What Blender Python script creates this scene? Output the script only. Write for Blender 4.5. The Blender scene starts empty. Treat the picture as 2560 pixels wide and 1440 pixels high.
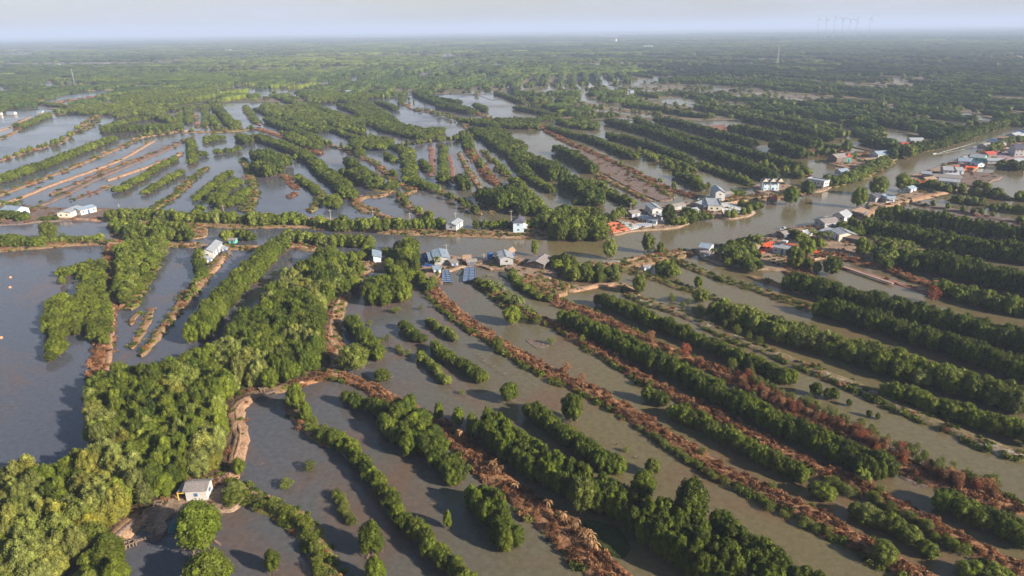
import bpy, math, random
import numpy as np
from mathutils import Vector, Matrix, Euler
from mathutils.geometry import tessellate_polygon
rng = np.random.default_rng(7)
random.seed(7)
S = bpy.context.scene
COL = S.collection
R = math.radians

# ------------------------------------------------------------------ camera
H = 80.0
F = 1707.0
PITCH = 20.75
ROLL = -0.72
cam_d = bpy.data.cameras.new('camera'); cam = bpy.data.objects.new('camera', cam_d); COL.objects.link(cam)
cam_d.sensor_width = 36; cam_d.lens = 36 * F / 2560
cam_d.clip_start = 1; cam_d.clip_end = 120000
cam.location = (0, 0, H)
CM = Matrix.Rotation(R(90 - PITCH), 3, 'X') @ Matrix.Rotation(R(ROLL), 3, 'Z')
cam.rotation_euler = CM.to_euler()
S.camera = cam
CMn = np.array(CM)

def P(px, py, z=0.0):
    """point of the photograph seen at height z above the water -> world x, y"""
    d = CMn @ np.array([(px - 1280) / F, -(py - 720) / F, -1.0])
    t = (z - H) / d[2]
    return np.array([d[0] * t, d[1] * t])

def proj(x, y, z):
    v = CMn.T @ np.array([x, y, z - H])
    return 1280 + F * v[0] / -v[2], 720 - F * v[1] / -v[2], -v[2]

# ------------------------------------------------------------------ materials
def new_mat(name):
    m = bpy.data.materials.new(name); m.use_nodes = True
    nt = m.node_tree
    return m, nt, nt.nodes['Principled BSDF'], nt.nodes['Material Output']

def ramp(nt, cols, fac):
    r = nt.nodes.new('ShaderNodeValToRGB')
    els = r.color_ramp.elements
    while len(els) < len(cols): els.new(0.5)
    for e, (p, c) in zip(els, cols):
        e.position = p; e.color = (*c, 1)
    nt.links.new(fac, r.inputs[0])
    return r.outputs[0]

def noise(nt, scale, detail=4, rough=0.6, vec=None, dist=0.0):
    n = nt.nodes.new('ShaderNodeTexNoise')
    n.inputs['Scale'].default_value = scale; n.inputs['Detail'].default_value = detail
    n.inputs['Roughness'].default_value = rough; n.inputs['Distortion'].default_value = dist
    if vec is None:
        tc = nt.nodes.new('ShaderNodeTexCoord'); vec = tc.outputs['Object']
    nt.links.new(vec, n.inputs['Vector'])
    return n.outputs['Fac']

def mixc(nt, a, b, fac, mode='MIX'):
    m = nt.nodes.new('ShaderNodeMix'); m.data_type = 'RGBA'; m.blend_type = mode
    for s, v in ((m.inputs[6], a), (m.inputs[7], b)):
        if isinstance(v, tuple): s.default_value = (*v, 1)
        else: nt.links.new(v, s)
    if isinstance(fac, float): m.inputs[0].default_value = fac
    else: nt.links.new(fac, m.inputs[0])
    return m.outputs[2]

def mathn(nt, op, a, b=None, clamp=False):
    m = nt.nodes.new('ShaderNodeMath'); m.operation = op; m.use_clamp = clamp
    for s, v in ((m.inputs[0], a), (m.inputs[1], b)):
        if v is None: continue
        if isinstance(v, (int, float)): s.default_value = v
        else: nt.links.new(v, s)
    return m.outputs[0]

def bump(nt, h, strength, dist, bsdf):
    b = nt.nodes.new('ShaderNodeBump'); b.inputs['Strength'].default_value = strength
    b.inputs['Distance'].default_value = dist
    nt.links.new(h, b.inputs['Height']); nt.links.new(b.outputs[0], bsdf.inputs['Normal'])

def soil(name, cols, patch=None, scale=0.35):
    m, nt, b, o = new_mat(name)
    n1 = noise(nt, scale, 8, 0.75)
    c = ramp(nt, [(0.3 + 0.4 * i / (len(cols) - 1), cc) for i, cc in enumerate(cols)], n1)
    n2 = noise(nt, 2.6, 4, 0.7)
    c = mixc(nt, c, ramp(nt, [(0.3, (0.45, 0.45, 0.45)), (0.7, (1.35, 1.35, 1.35))], n2), 1.0, 'MULTIPLY')
    if patch:
        n3 = noise(nt, patch[1], 5, 0.7)
        f = nt.nodes.new('ShaderNodeMapRange'); f.inputs[1].default_value = patch[2]; f.inputs[2].default_value = patch[2] + 0.08
        nt.links.new(n3, f.inputs[0])
        c = mixc(nt, c, patch[0], f.outputs[0])
    nt.links.new(c, b.inputs['Base Color'])
    b.inputs['Roughness'].default_value = 0.95
    b.inputs['Specular IOR Level'].default_value = 0.15
    bump(nt, mathn(nt, 'ADD', n1, mathn(nt, 'MULTIPLY', n2, 0.4)), 0.8, 0.5, b)
    return m

def rep(c, k): return tuple(x * k for x in c)
SOIL = {
    'brown': soil('burnt_dry_grass', [(0.050, 0.025, 0.015), (0.155, 0.074, 0.038), (0.31, 0.165, 0.088), (0.20, 0.13, 0.05)], ((0.34, 0.30, 0.29), 0.16, 0.62)),
    'sand': soil('pale_earth', [(0.20, 0.12, 0.075), (0.33, 0.21, 0.135), (0.42, 0.29, 0.20)], ((0.13, 0.13, 0.05), 0.22, 0.64)),
    'olive': soil('grassy_bank', [(0.055, 0.06, 0.018), (0.12, 0.115, 0.035), (0.20, 0.15, 0.06), (0.28, 0.17, 0.10)]),
    'dry': soil('dry_bank', [(0.09, 0.075, 0.03), (0.19, 0.13, 0.065), (0.28, 0.18, 0.11), (0.13, 0.12, 0.04)]),
    'mud': soil('grey_mud', [(0.09, 0.065, 0.055), (0.16, 0.12, 0.105), (0.22, 0.165, 0.145)]),
    'pale': soil('salt_stained_bank', [(0.07, 0.075, 0.03), (0.16, 0.13, 0.07), (0.23, 0.17, 0.12)], ((0.40, 0.35, 0.32), 0.12, 0.55)),
    'red': soil('red_mud', [(0.16, 0.07, 0.05), (0.24, 0.12, 0.09), (0.2, 0.14, 0.12)]),
    'yard': soil('trodden_yard', [(0.10, 0.085, 0.05), (0.22, 0.155, 0.11), (0.31, 0.225, 0.17), (0.10, 0.11, 0.045)]),
    'weed': soil('floating_weed_painted_shade', [(0.02, 0.032, 0.010), (0.035, 0.05, 0.014), (0.05, 0.06, 0.02)]),  # green darkened to stand in for shade from the tree row
    'dark': soil('forest_floor', [(0.04, 0.032, 0.018), (0.09, 0.06, 0.035), (0.13, 0.085, 0.05)]),
}

def attr(nt, name):
    a = nt.nodes.new('ShaderNodeAttribute'); a.attribute_type = 'INSTANCER'; a.attribute_name = name
    return a.outputs['Fac']

def foliage(name, cols, transl=0.25, leafvar=0.5):
    m, nt, b, o = new_mat(name)
    oi = nt.nodes.new('ShaderNodeObjectInfo')
    tone = attr(nt, 'tone')
    n1 = noise(nt, 0.55, 2, 0.5)
    t = mathn(nt, 'ADD', tone, mathn(nt, 'MULTIPLY', mathn(nt, 'SUBTRACT', n1, 0.5), 0.35), True)
    c = ramp(nt, cols, t)
    geo = nt.nodes.new('ShaderNodeNewGeometry')
    v = mathn(nt, 'MULTIPLY_ADD', geo.outputs['Random Per Island'], leafvar)
    v.node.inputs[2].default_value = 1.0 - leafvar * 0.5
    w = mathn(nt, 'MULTIPLY_ADD', oi.outputs['Random'], 0.7); w.node.inputs[2].default_value = 0.65
    vw = mathn(nt, 'MULTIPLY', v, w)
    cb = nt.nodes.new('ShaderNodeCombineColor')
    for i in range(3): nt.links.new(vw, cb.inputs[i])
    c = mixc(nt, c, cb.outputs[0], 1.0, 'MULTIPLY')
    nt.links.new(c, b.inputs['Base Color'])
    b.inputs['Roughness'].default_value = 0.55
    b.inputs['Specular IOR Level'].default_value = 0.25
    tr = nt.nodes.new('ShaderNodeBsdfTranslucent'); nt.links.new(c, tr.inputs['Color'])
    mx = nt.nodes.new('ShaderNodeMixShader'); mx.inputs[0].default_value = transl
    nt.links.new(b.outputs[0], mx.inputs[1]); nt.links.new(tr.outputs[0], mx.inputs[2])
    nt.links.new(mx.outputs[0], o.inputs[0])
    return m

M_LEAF = foliage('mangrove_leaves', [(0.0, (0.030, 0.058, 0.008)), (0.3, (0.074, 0.104, 0.008)), (0.55, (0.124, 0.152, 0.014)),
                                     (0.8, (0.165, 0.190, 0.050)), (1.0, (0.20, 0.19, 0.025))], 0.28, 0.8)
M_DRY = foliage('dead_leaves', [(0.0, (0.085, 0.042, 0.022)), (0.35, (0.24, 0.110, 0.050)), (0.7, (0.36, 0.205, 0.105)), (1.0, (0.25, 0.068, 0.030))])

def plain(name, col, rough=0.7, var=0.25, scale=1.5, metal=0.0, spec=0.3, wave=None, rust=None):
    m, nt, b, o = new_mat(name)
    n = noise(nt, scale, 5, 0.65)
    c = ramp(nt, [(0.25, rep(col, 1 - var)), (0.75, rep(col, 1 + var * 0.6))], n)
    if rust:
        f = nt.nodes.new('ShaderNodeMapRange'); f.inputs[1].default_value = 0.52; f.inputs[2].default_value = 0.72; f.inputs[4].default_value = rust
        nt.links.new(noise(nt, 0.55, 6, 0.8), f.inputs[0]); c = mixc(nt, c, (0.20, 0.11, 0.075), f.outputs[0])
    if wave:
        w = nt.nodes.new('ShaderNodeTexWave'); w.inputs['Scale'].default_value = wave; w.bands_direction = 'X'
        tc = nt.nodes.new('ShaderNodeTexCoord'); nt.links.new(tc.outputs['Object'], w.inputs['Vector'])
        bump(nt, w.outputs['Fac'], 0.6, 0.05, b)
    nt.links.new(c, b.inputs['Base Color'])
    b.inputs['Roughness'].default_value = rough; b.inputs['Metallic'].default_value = metal
    b.inputs['Specular IOR Level'].default_value = spec
    return m

MC = {}
def paint(key, col, **k):
    if key not in MC: MC[key] = plain(key, col, **k)
    return MC[key]
BARK = paint('bark', (0.19, 0.12, 0.085), scale=3)
ROOTM = paint('stilt_root_bark', (0.24, 0.13, 0.085), scale=3)
WHITE = paint('white_wall', (0.46, 0.46, 0.46), var=0.18, scale=0.8)
CREAM = paint('cream_wall', (0.60, 0.56, 0.48), var=0.15)
GREYW = paint('grey_board_wall', (0.33, 0.33, 0.34), var=0.3)
BLUEW = paint('pale_blue_wall', (0.50, 0.62, 0.72), var=0.12)
GREENW = paint('turquoise_wall', (0.12, 0.45, 0.33), var=0.15)
BROWNW = paint('weathered_plank_wall', (0.15, 0.11, 0.085), var=0.4)
TIN = paint('blue_grey_sheet_roof', (0.24, 0.32, 0.42), rough=0.45, var=0.2, rust=0.6, wave=6.0, spec=0.5)
TINL = paint('pale_sheet_roof', (0.30, 0.335, 0.385), rough=0.45, var=0.25, rust=0.6, wave=6.0, spec=0.5)
GREYR = paint('grey_fibre_roof', (0.24, 0.22, 0.22), rough=0.85, var=0.3, wave=5.0)
DARKR = paint('slate_roof', (0.085, 0.085, 0.12), rough=0.6, var=0.2, wave=5.0)
THATCH = paint('thatch_roof', (0.27, 0.19, 0.14), rough=0.95, var=0.45, scale=4)
REDR = paint('red_tile_roof', (0.36, 0.06, 0.045), rough=0.7, var=0.3)
GLASS = paint('dark_window', (0.03, 0.04, 0.05), rough=0.15, var=0.2, spec=0.6)
BGLASS = paint('blue_window', (0.06, 0.13, 0.30), rough=0.2, var=0.2, spec=0.6)
WOOD = paint('grey_timber', (0.20, 0.15, 0.12), var=0.4, scale=3)
CONC = paint('concrete', (0.34, 0.33, 0.31), var=0.25)
DARKW = paint('wet_black_timber', (0.045, 0.035, 0.03), var=0.4, scale=3)
ORANGE = paint('orange_plastic', (0.72, 0.115, 0.035), rough=0.5, var=0.2)
BLUEP = paint('blue_tarpaulin', (0.035, 0.13, 0.42), rough=0.5, var=0.3)
BLUED = paint('dark_blue_liner', (0.02, 0.06, 0.19), rough=0.35, var=0.3)
WHITEP = paint('white_plastic', (0.50, 0.52, 0.54), rough=0.5, var=0.15)
GREYP = paint('murky_tank_water', (0.16, 0.19, 0.19), rough=0.2, var=0.3)
TEAL = paint('teal_paint', (0.02, 0.20, 0.19), var=0.2)
YELLOW = paint('yellow_paint', (0.65, 0.42, 0.06), var=0.15)
REDC = paint('red_cloth', (0.5, 0.07, 0.05), var=0.15)
FOAM = paint('white_foam', (0.36, 0.38, 0.40), var=0.25)

# ------------------------------------------------------------------ mesh helpers
def tag(o, label=None, cat=None, group=None, kind=None):
    if label: o['label'] = label
    if cat: o['category'] = cat
    if group: o['group'] = group
    if kind: o['kind'] = kind
    return o

def mesh_np(name, v, f, mats, midx=None, smooth=False):
    me = bpy.data.meshes.new(name)
    v = np.asarray(v, dtype=np.float32)
    if isinstance(f, np.ndarray):
        n, k = f.shape
        me.vertices.add(len(v)); me.vertices.foreach_set('co', v.ravel())
        me.loops.add(n * k); me.loops.foreach_set('vertex_index', f.astype(np.int32).ravel())
        me.polygons.add(n); me.polygons.foreach_set('loop_start', np.arange(0, n * k, k, dtype=np.int32))
        me.update(calc_edges=True)
    else:
        me.from_pydata(v.tolist(), [], f)
    for m in mats: me.materials.append(m)
    if midx is not None: me.polygons.foreach_set('material_index', np.asarray(midx, dtype=np.int32))
    if smooth: me.polygons.foreach_set('use_smooth', np.ones(len(me.polygons), dtype=bool))
    me.update()
    return me

def link(name, me, parent=None, loc=None, rz=None, scale=None):
    o = bpy.data.objects.new(name, me); COL.objects.link(o)
    if parent is not None: o.parent = parent
    if loc is not None: o.location = loc
    if rz is not None: o.rotation_euler = (0, 0, rz)
    if scale is not None: o.scale = scale
    return o

class MB:
    """collects shapes that become ONE mesh"""
    def __init__(s): s.v = []; s.f = []; s.m = []
    def add(s, v, f, m=0):
        o = len(s.v); s.v += [tuple(p) for p in v]; s.f += [tuple(i + o for i in q) for q in f]; s.m += [m] * len(f)
        return s
    def box(s, x0, x1, y0, y1, z0, z1, m=0):
        return s.add([(x0, y0, z0), (x1, y0, z0), (x1, y1, z0), (x0, y1, z0), (x0, y0, z1), (x1, y0, z1), (x1, y1, z1), (x0, y1, z1)],
                     [(0, 3, 2, 1), (4, 5, 6, 7), (0, 1, 5, 4), (1, 2, 6, 5), (2, 3, 7, 6), (3, 0, 4, 7)], m)
    def bar(s, a, b, w, h=None, m=0):
        h = h or w
        a = Vector(a); b = Vector(b); d = (b - a).normalized()
        u = d.cross(Vector((0, 0, 1)))
        if u.length < 1e-3: u = Vector((1, 0, 0))
        u.normalize(); t = u.cross(d).normalized()
        v = [p + u * (i * w / 2) + t * (j * h / 2) for p in (a, b) for i, j in ((-1, -1), (1, -1), (1, 1), (-1, 1))]
        return s.add(v, [(0, 3, 2, 1), (4, 5, 6, 7), (0, 1, 5, 4), (1, 2, 6, 5), (2, 3, 7, 6), (3, 0, 4, 7)], m)
    def tube(s, pts, rad, n=6, m=0):
        pts = [Vector(p) for p in pts]; vs = []; fs = []
        for i, p in enumerate(pts):
            d = (pts[min(i + 1, len(pts) - 1)] - pts[max(i - 1, 0)]).normalized()
            u = d.cross(Vector((0.13, 0.27, 0.95)));
            if u.length < 1e-3: u = d.cross(Vector((1, 0, 0)))
            u.normalize(); t = d.cross(u)
            r = rad[i] if hasattr(rad, '__len__') else rad
            for k in range(n):
                a = 2 * math.pi * k / n
                vs.append(p + u * (r * math.cos(a)) + t * (r * math.sin(a)))
        for i in range(len(pts) - 1):
            for k in range(n):
                k2 = (k + 1) % n
                fs.append((i * n + k, i * n + k2, (i + 1) * n + k2, (i + 1) * n + k))
        fs.append(tuple(range(n))[::-1]); fs.append(tuple(range((len(pts) - 1) * n, len(pts) * n)))
        return s.add(vs, fs, m)
    def build(s, name, mats, parent=None, smooth=False, **k):
        if not isinstance(mats, (list, tuple)): mats = [mats]
        me = mesh_np(name, s.v, s.f, mats, s.m, smooth)
        return link(name, me, parent, **k)

def smooth_line(pts, step):
    pts = np.asarray(pts, float)
    if len(pts) > 2:
        out = []
        pp = np.vstack([2 * pts[0] - pts[1], pts, 2 * pts[-1] - pts[-2]])
        for i in range(1, len(pp) - 2):
            p0, p1, p2, p3 = pp[i - 1:i + 3]
            for t in np.linspace(0, 1, 8, endpoint=False):
                out.append(0.5 * ((2 * p1) + (-p0 + p2) * t + (2 * p0 - 5 * p1 + 4 * p2 - p3) * t * t + (-p0 + 3 * p1 - 3 * p2 + p3) * t ** 3))
        out.append(pts[-1]); pts = np.array(out)
    seg = np.linalg.norm(np.diff(pts[:, :2], axis=0), axis=1); L = np.concatenate([[0], np.cumsum(seg)])
    n = max(2, int(L[-1] / step) + 1)
    s = np.linspace(0, L[-1], n)
    return np.stack([np.interp(s, L, pts[:, k]) for k in range(pts.shape[1])], 1), L[-1]

def wob(n, amp, k):
    a = rng.normal(size=n + 2 * k + 2); ker = np.hanning(k + 2)[1:-1]; ker /= ker.sum()
    b = np.convolve(a, ker, 'same')[k:k + n]
    return amp * b / (b.std() + 1e-6) * 0.7

SCRUB_G = []; SCRUB_D = []      # low plants: x, y, z, size, height, tone
LEVEES = []

# density of low green and dry plants per square metre of bank, tone
VEG = {'brown': (0.06, 1.15, 0.35), 'sand': (0.05, 0.05, 0.5), 'olive': (0.55, 0.10, 0.4), 'dry': (0.28, 0.22, 0.5),
       'mud': (0.03, 0.05, 0.4), 'pale': (0.28, 0.10, 0.5), 'red': (0.0, 0.05, 0.5), 'weed': (0.1, 0.0, 0.1), 'yard': (0.06, 0.07, 0.4), 'dark': (0.1, 0.15, 0.3)}

_zi = [0]
def levee(style, w, px, h=0.7, name='levee', veg=1.0, green_edge=None):
    """raised earth bank along pixel points (x, y[, width in metres])"""
    pts = np.array([[*P(p[0], p[1], h), (p[2] if len(p) > 2 else w)] for p in px])
    d0 = np.linalg.norm(pts[:, :2], axis=1).mean()
    step = min(6.0, max(1.0, d0 / 150))
    c, L = smooth_line(pts, step)
    n = len(c)
    t = np.gradient(c[:, :2], axis=0); t /= np.linalg.norm(t, axis=1)[:, None] + 1e-9
    nrm = np.stack([-t[:, 1], t[:, 0]], 1)
    W = c[:, 2]
    endf = np.clip(np.minimum(np.arange(n), np.arange(n)[::-1]) * step / (W * 0.6 + 0.1), 0.12, 1) ** 0.5
    W = W * endf
    prof = [(-0.56, -0.25), (-0.47, 0.25 * h), (-0.34, 0.80 * h), (-0.12, 1.0 * h), (0.12, 0.97 * h), (0.34, 0.82 * h), (0.47, 0.25 * h), (0.56, -0.25)]
    k = max(3, int(4 / step))
    V = []
    q_ = 0.35 if name == 'path' else 1.0
    wl = wob(n, 0.13 * q_, k); wr = wob(n, 0.13 * q_, k)
    for off, z in prof:
        s = W * off * (1 + (wl if off < 0 else wr)) + rng.normal(size=n) * 0.05 * q_ * np.minimum(W, 3) * (abs(off) < 0.5)
        zz = np.full(n, z) + (rng.normal(size=n) * 0.07 * q_ + wob(n, 0.08 * q_, k)) * (z > 0)
        V.append(np.column_stack([c[:, 0] + nrm[:, 0] * s, c[:, 1] + nrm[:, 1] * s, zz]))
    V = np.stack(V, 1).reshape(-1, 3); m = len(prof)
    i = np.arange(n - 1)[:, None] * m + np.arange(m - 1)[None]
    f = np.stack([i, i + m, i + m + 1, i + 1], -1).reshape(-1, 4)
    o = link(name, mesh_np(name, V, f, [SOIL[style]], smooth=True))
    o['kind'] = 'structure'
    # low plants
    g, dd, tone = VEG[style]
    dist = d0
    sc = max(1.0, dist / 260)         # farther plants are merged into larger clumps
    for arr, dens in ((SCRUB_G, g), (SCRUB_D, dd)):
        cnt = int(L * W.mean() * dens * veg / sc ** 2)
        for _ in range(cnt):
            q = random.random() * (n - 1); a = int(q)
            s = random.uniform(-0.5, 0.5) * W[a]
            if arr is SCRUB_G and style == 'brown': s = math.copysign(random.uniform(0.36, 0.55), random.choice((-1, -1, 1))) * W[a]
            x = c[a, 0] + nrm[a, 0] * s + random.uniform(-1, 1) * step * 0.5; y = c[a, 1] + nrm[a, 1] * s + random.uniform(-1, 1) * step * 0.5
            sz = random.uniform(0.5, 1.25) * sc
            zb = h * 0.75 if abs(s) < 0.36 * W[a] else 0.05
            arr.append((x, y, zb - 0.08, sz, sz * random.uniform(0.5, 0.95) / sc ** 0.5, min(1, max(0, tone + random.uniform(-0.3, 0.35)))))
    if green_edge:
        side, dens = green_edge
        for _ in range(int(L * dens)):
            a = int(random.random() * (n - 1)); s = side * W[a] * random.uniform(0.38, 0.62)
            x = c[a, 0] + nrm[a, 0] * s; y = c[a, 1] + nrm[a, 1] * s; sz = random.uniform(0.8, 1.6)
            SCRUB_G.append((x, y, 0.0, sz, sz * 0.75, random.uniform(0.25, 0.75)))
    return c, L

def inside(poly, x, y):
    poly = np.asarray(poly); x = np.asarray(x); y = np.asarray(y)
    r = np.zeros(x.shape, bool); j = len(poly) - 1
    for i in range(len(poly)):
        xi, yi = poly[i][0], poly[i][1]; xj, yj = poly[j][0], poly[j][1]
        c = ((yi > y) != (yj > y)) & (x < (xj - xi) * (y - yi) / ((yj - yi) + 1e-12) + xi)
        r ^= c; j = i
    return r

def land(style, px, h=0.5, name='bank', veg=1.0, jit=0.6):
    """flat raised ground whose outline is given in pixels"""
    _zi[0] += 1; h = h + 0.011 * _zi[0] % 0.2
    w = np.array([P(*p, h) for p in px])
    w2 = np.vstack([w, w[:1]])
    d0 = np.linalg.norm(w, axis=1).mean(); step = max(1.0, d0 / 130)
    c, L = smooth_line(w2, step); c = c[:-1, :2]
    c = c + np.stack([wob(len(c), jit, 3), wob(len(c), jit, 3)], 1)
    n = len(c); cen = c.mean(0)
    V = [(x, y, h) for x, y in c] + [(x + (x - cen[0]) / (np.hypot(x - cen[0], y - cen[1]) + 1e-6) * 0.8, y + (y - cen[1]) / (np.hypot(x - cen[0], y - cen[1]) + 1e-6) * 0.8, -0.3) for x, y in c]
    tri = tessellate_polygon([[Vector((x, y, 0)) for x, y in c]])
    F_ = [tuple(t) for t in tri] + [(i, (i + 1) % n, n + (i + 1) % n, n + i) for i in range(n)]
    o = link(name, mesh_np(name, V, F_, [SOIL[style]])); o['kind'] = 'structure'
    g, dd, tone = VEG[style]
    sc = max(1.0, d0 / 260)
    bb0, bb1 = c.min(0), c.max(0); A = np.prod(bb1 - bb0)
    for arr, dens in ((SCRUB_G, g), (SCRUB_D, dd)):
        k = int(A * dens * veg / sc ** 2)
        if k < 1: continue
        xy = rng.uniform(bb0, bb1, (k, 2)); ok = inside(c, xy[:, 0], xy[:, 1])
        for x, y in xy[ok]:
            sz = random.uniform(0.5, 1.2) * sc
            arr.append((x, y, h - 0.08, sz, sz * random.uniform(0.45, 0.9) / sc ** 0.5, min(1, max(0, tone + random.uniform(-0.3, 0.35)))))
    return c

# ------------------------------------------------------------------ foliage meshes
def leaf_quads(cent, nrm, size, zsq=1.0):
    n = len(cent)
    nrm = nrm / (np.linalg.norm(nrm, axis=1)[:, None] + 1e-9)
    a = rng.normal(size=(n, 3)); u = np.cross(nrm, a); u /= np.linalg.norm(u, axis=1)[:, None] + 1e-9
    v = np.cross(nrm, u)
    s = size[:, None] * rng.uniform(0.6, 1.3, (n, 1)) * 0.5; s2 = s * rng.uniform(0.55, 1.0, (n, 1))
    bend = nrm * s * 0.35
    u = u * s * np.array([1, 1, zsq]); v = v * s2 * np.array([1, 1, zsq]); bend = bend * np.array([1, 1, zsq])
    V = np.stack([cent - u - bend * 0.6, cent - v + bend, cent + u - bend * 0.6, cent + v + bend], 1).reshape(-1, 3)
    f = np.arange(n * 4).reshape(-1, 4)
    return V, f

def lobes_crown(n_lobes, quads, leaf, seed, spread=1.0, vert=1.0, flat=0.0, loose=0.0, core=True, lr=0.42):
    """crown inside a unit cylinder: radius ~1, z from 0.12 to 1 (scaled by the tree)"""
    global rng
    old = rng; rng = np.random.default_rng(seed)
    L = []
    for i in range(n_lobes):
        t = (i + 0.5) / n_lobes
        z = 0.22 + 0.70 * t + rng.uniform(-0.05, 0.05)
        prof = math.sin(math.pi * min(1, (0.18 + 0.80 * t) ** 0.85)) ** 0.55 if not flat else math.sqrt(max(0.05, 1 - (abs(t - 0.45) / 0.62) ** 2))
        rr = 0.68 * prof * spread * math.sqrt(rng.uniform(0.25, 1.0)) * rng.uniform(0.88, 1.16)
        a = i * 2.39996 + rng.uniform(-0.5, 0.5)
        r = rng.uniform(0.62, 1.0) * lr * (0.75 + 0.4 * prof)
        L.append((rr * math.cos(a), rr * math.sin(a), z, r, r * 0.62 * vert))
    L = np.array(L)
    out_c, out_n = [], []
    per = rng.multinomial(quads, (L[:, 3] ** 2) / (L[:, 3] ** 2).sum())
    for (x, y, z, r, rz), k in zip(L, per):
        d = rng.normal(size=(k, 3)); d /= np.linalg.norm(d, axis=1)[:, None]
        d[:, 2] = np.where(rng.random(k) < 0.55, np.abs(d[:, 2]), d[:, 2])
        rad = rng.uniform(0.82, 1.05 + loose, (k, 1))
        c = np.array([x, y, z]) + d * np.array([r, r, rz]) * rad
        ins = np.zeros(k, bool)
        for l in L:
            q = ((c[:, 0] - l[0]) / l[3]) ** 2 + ((c[:, 1] - l[1]) / l[3]) ** 2 + ((c[:, 2] - l[2]) / l[4]) ** 2
            ins |= q < 0.55
        keep = ~ins & (c[:, 2] > 0.08)
        out_c.append(c[keep]); out_n.append((d * np.array([1, 1, r / rz]))[keep] + rng.normal(size=(keep.sum(), 3)) * 0.75)
    c = np.vstack(out_c); nn = np.vstack(out_n)
    V, f = leaf_quads(c, nn, np.full(len(c), leaf), 0.42)
    # correct for later vertical scaling: leaves are built in crown units
    tri = []
    if core:
        for (x, y, z, r, rz) in L:
            rr = 0.80
            base = len(V)
            vs, fs = ico(1)
            vs = vs * np.array([r, r, rz]) * rr + np.array([x, y, z]); vs += rng.normal(size=vs.shape) * 0.02
            V = np.vstack([V, vs]); tri.append(fs + base)
    rng = old
    faces = [tuple(q) for q in f] + [tuple(t) for a in tri for t in a]
    return V, faces

_ico = {}
def ico(level):
    if level in _ico: return _ico[level]
    t = (1 + 5 ** 0.5) / 2
    v = [(-1, t, 0), (1, t, 0), (-1, -t, 0), (1, -t, 0), (0, -1, t), (0, 1, t), (0, -1, -t), (0, 1, -t), (t, 0, -1), (t, 0, 1), (-t, 0, -1), (-t, 0, 1)]
    f = [(0, 11, 5), (0, 5, 1), (0, 1, 7), (0, 7, 10), (0, 10, 11), (1, 5, 9), (5, 11, 4), (11, 10, 2), (10, 7, 6), (7, 1, 8), (3, 9, 4), (3, 4, 2), (3, 2, 6), (3, 6, 8), (3, 8, 9), (4, 9, 5), (2, 4, 11), (6, 2, 10), (8, 6, 7), (9, 8, 1)]
    v = [np.array(p) / np.linalg.norm(p) for p in v]
    for _ in range(level):
        mid = {}; nf = []
        def m(a, b):
            k = (min(a, b), max(a, b))
            if k not in mid:
                p = v[a] + v[b]; v.append(p / np.linalg.norm(p)); mid[k] = len(v) - 1
            return mid[k]
        for a, b, c in f:
            ab, bc, ca = m(a, b), m(b, c), m(c, a)
            nf += [(a, ab, ca), (b, bc, ab), (c, ca, bc), (ab, bc, ca)]
        f = nf
    _ico[level] = (np.array(v), np.array(f)); return _ico[level]

def trunk_parts(seed, roots=True):
    r = random.Random(seed); mb = MB()
    top = (r.uniform(-0.1, 0.1), r.uniform(-0.1, 0.1), 0.72)
    mb.tube([(0, 0, 0.02), (0.03, 0.0, 0.3), top], [0.055, 0.042, 0.02], 6)
    for i in range(6):
        a = i * 1.05 + r.uniform(-0.3, 0.3); z = r.uniform(0.12, 0.35)
        mb.tube([(0, 0, z), (0.3 * math.cos(a), 0.3 * math.sin(a), z + 0.17), (0.62 * math.cos(a), 0.62 * math.sin(a), z + 0.30)], [0.03, 0.018, 0.008], 5)
    if roots:
        for i in range(16):
            a = i * 0.393 + r.uniform(-0.15, 0.15); q = r.uniform(0.35, 0.85); z = r.uniform(0.10, 0.26)
            mb.tube([(0.05 * math.cos(a), 0.05 * math.sin(a), z), (q * 0.55 * math.cos(a), q * 0.55 * math.sin(a), z * 0.85), (q * math.cos(a), q * math.sin(a), -0.06)], [0.012, 0.012, 0.010], 4)
    return mb

def scrub_mesh(seed, quads, leaf, spiky=False):
    global rng
    old = rng; rng = np.random.default_rng(seed)
    k = 4; L = rng.uniform([-0.45, -0.45, 0.15], [0.45, 0.45, 0.5], (k, 3))
    cs, ns = [], []
    for l in L:
        d = rng.normal(size=(quads // k, 3)); d /= np.linalg.norm(d, axis=1)[:, None]; d[:, 2] = np.abs(d[:, 2])
        cs.append(l * np.array([1, 1, 0.6]) + d * np.array([0.42, 0.42, 0.5]) * rng.uniform(0.6, 1.1, (len(d), 1)))
        if spiky:
            ns.append(rng.normal(size=d.shape) * np.array([1, 1, 0.25]))
        else: ns.append(d + rng.normal(size=d.shape) * 0.7)
    V, f = leaf_quads(np.vstack(cs), np.vstack(ns), np.full(sum(len(c) for c in cs), leaf))
    rng = old
    return V, [tuple(q) for q in f]

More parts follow.
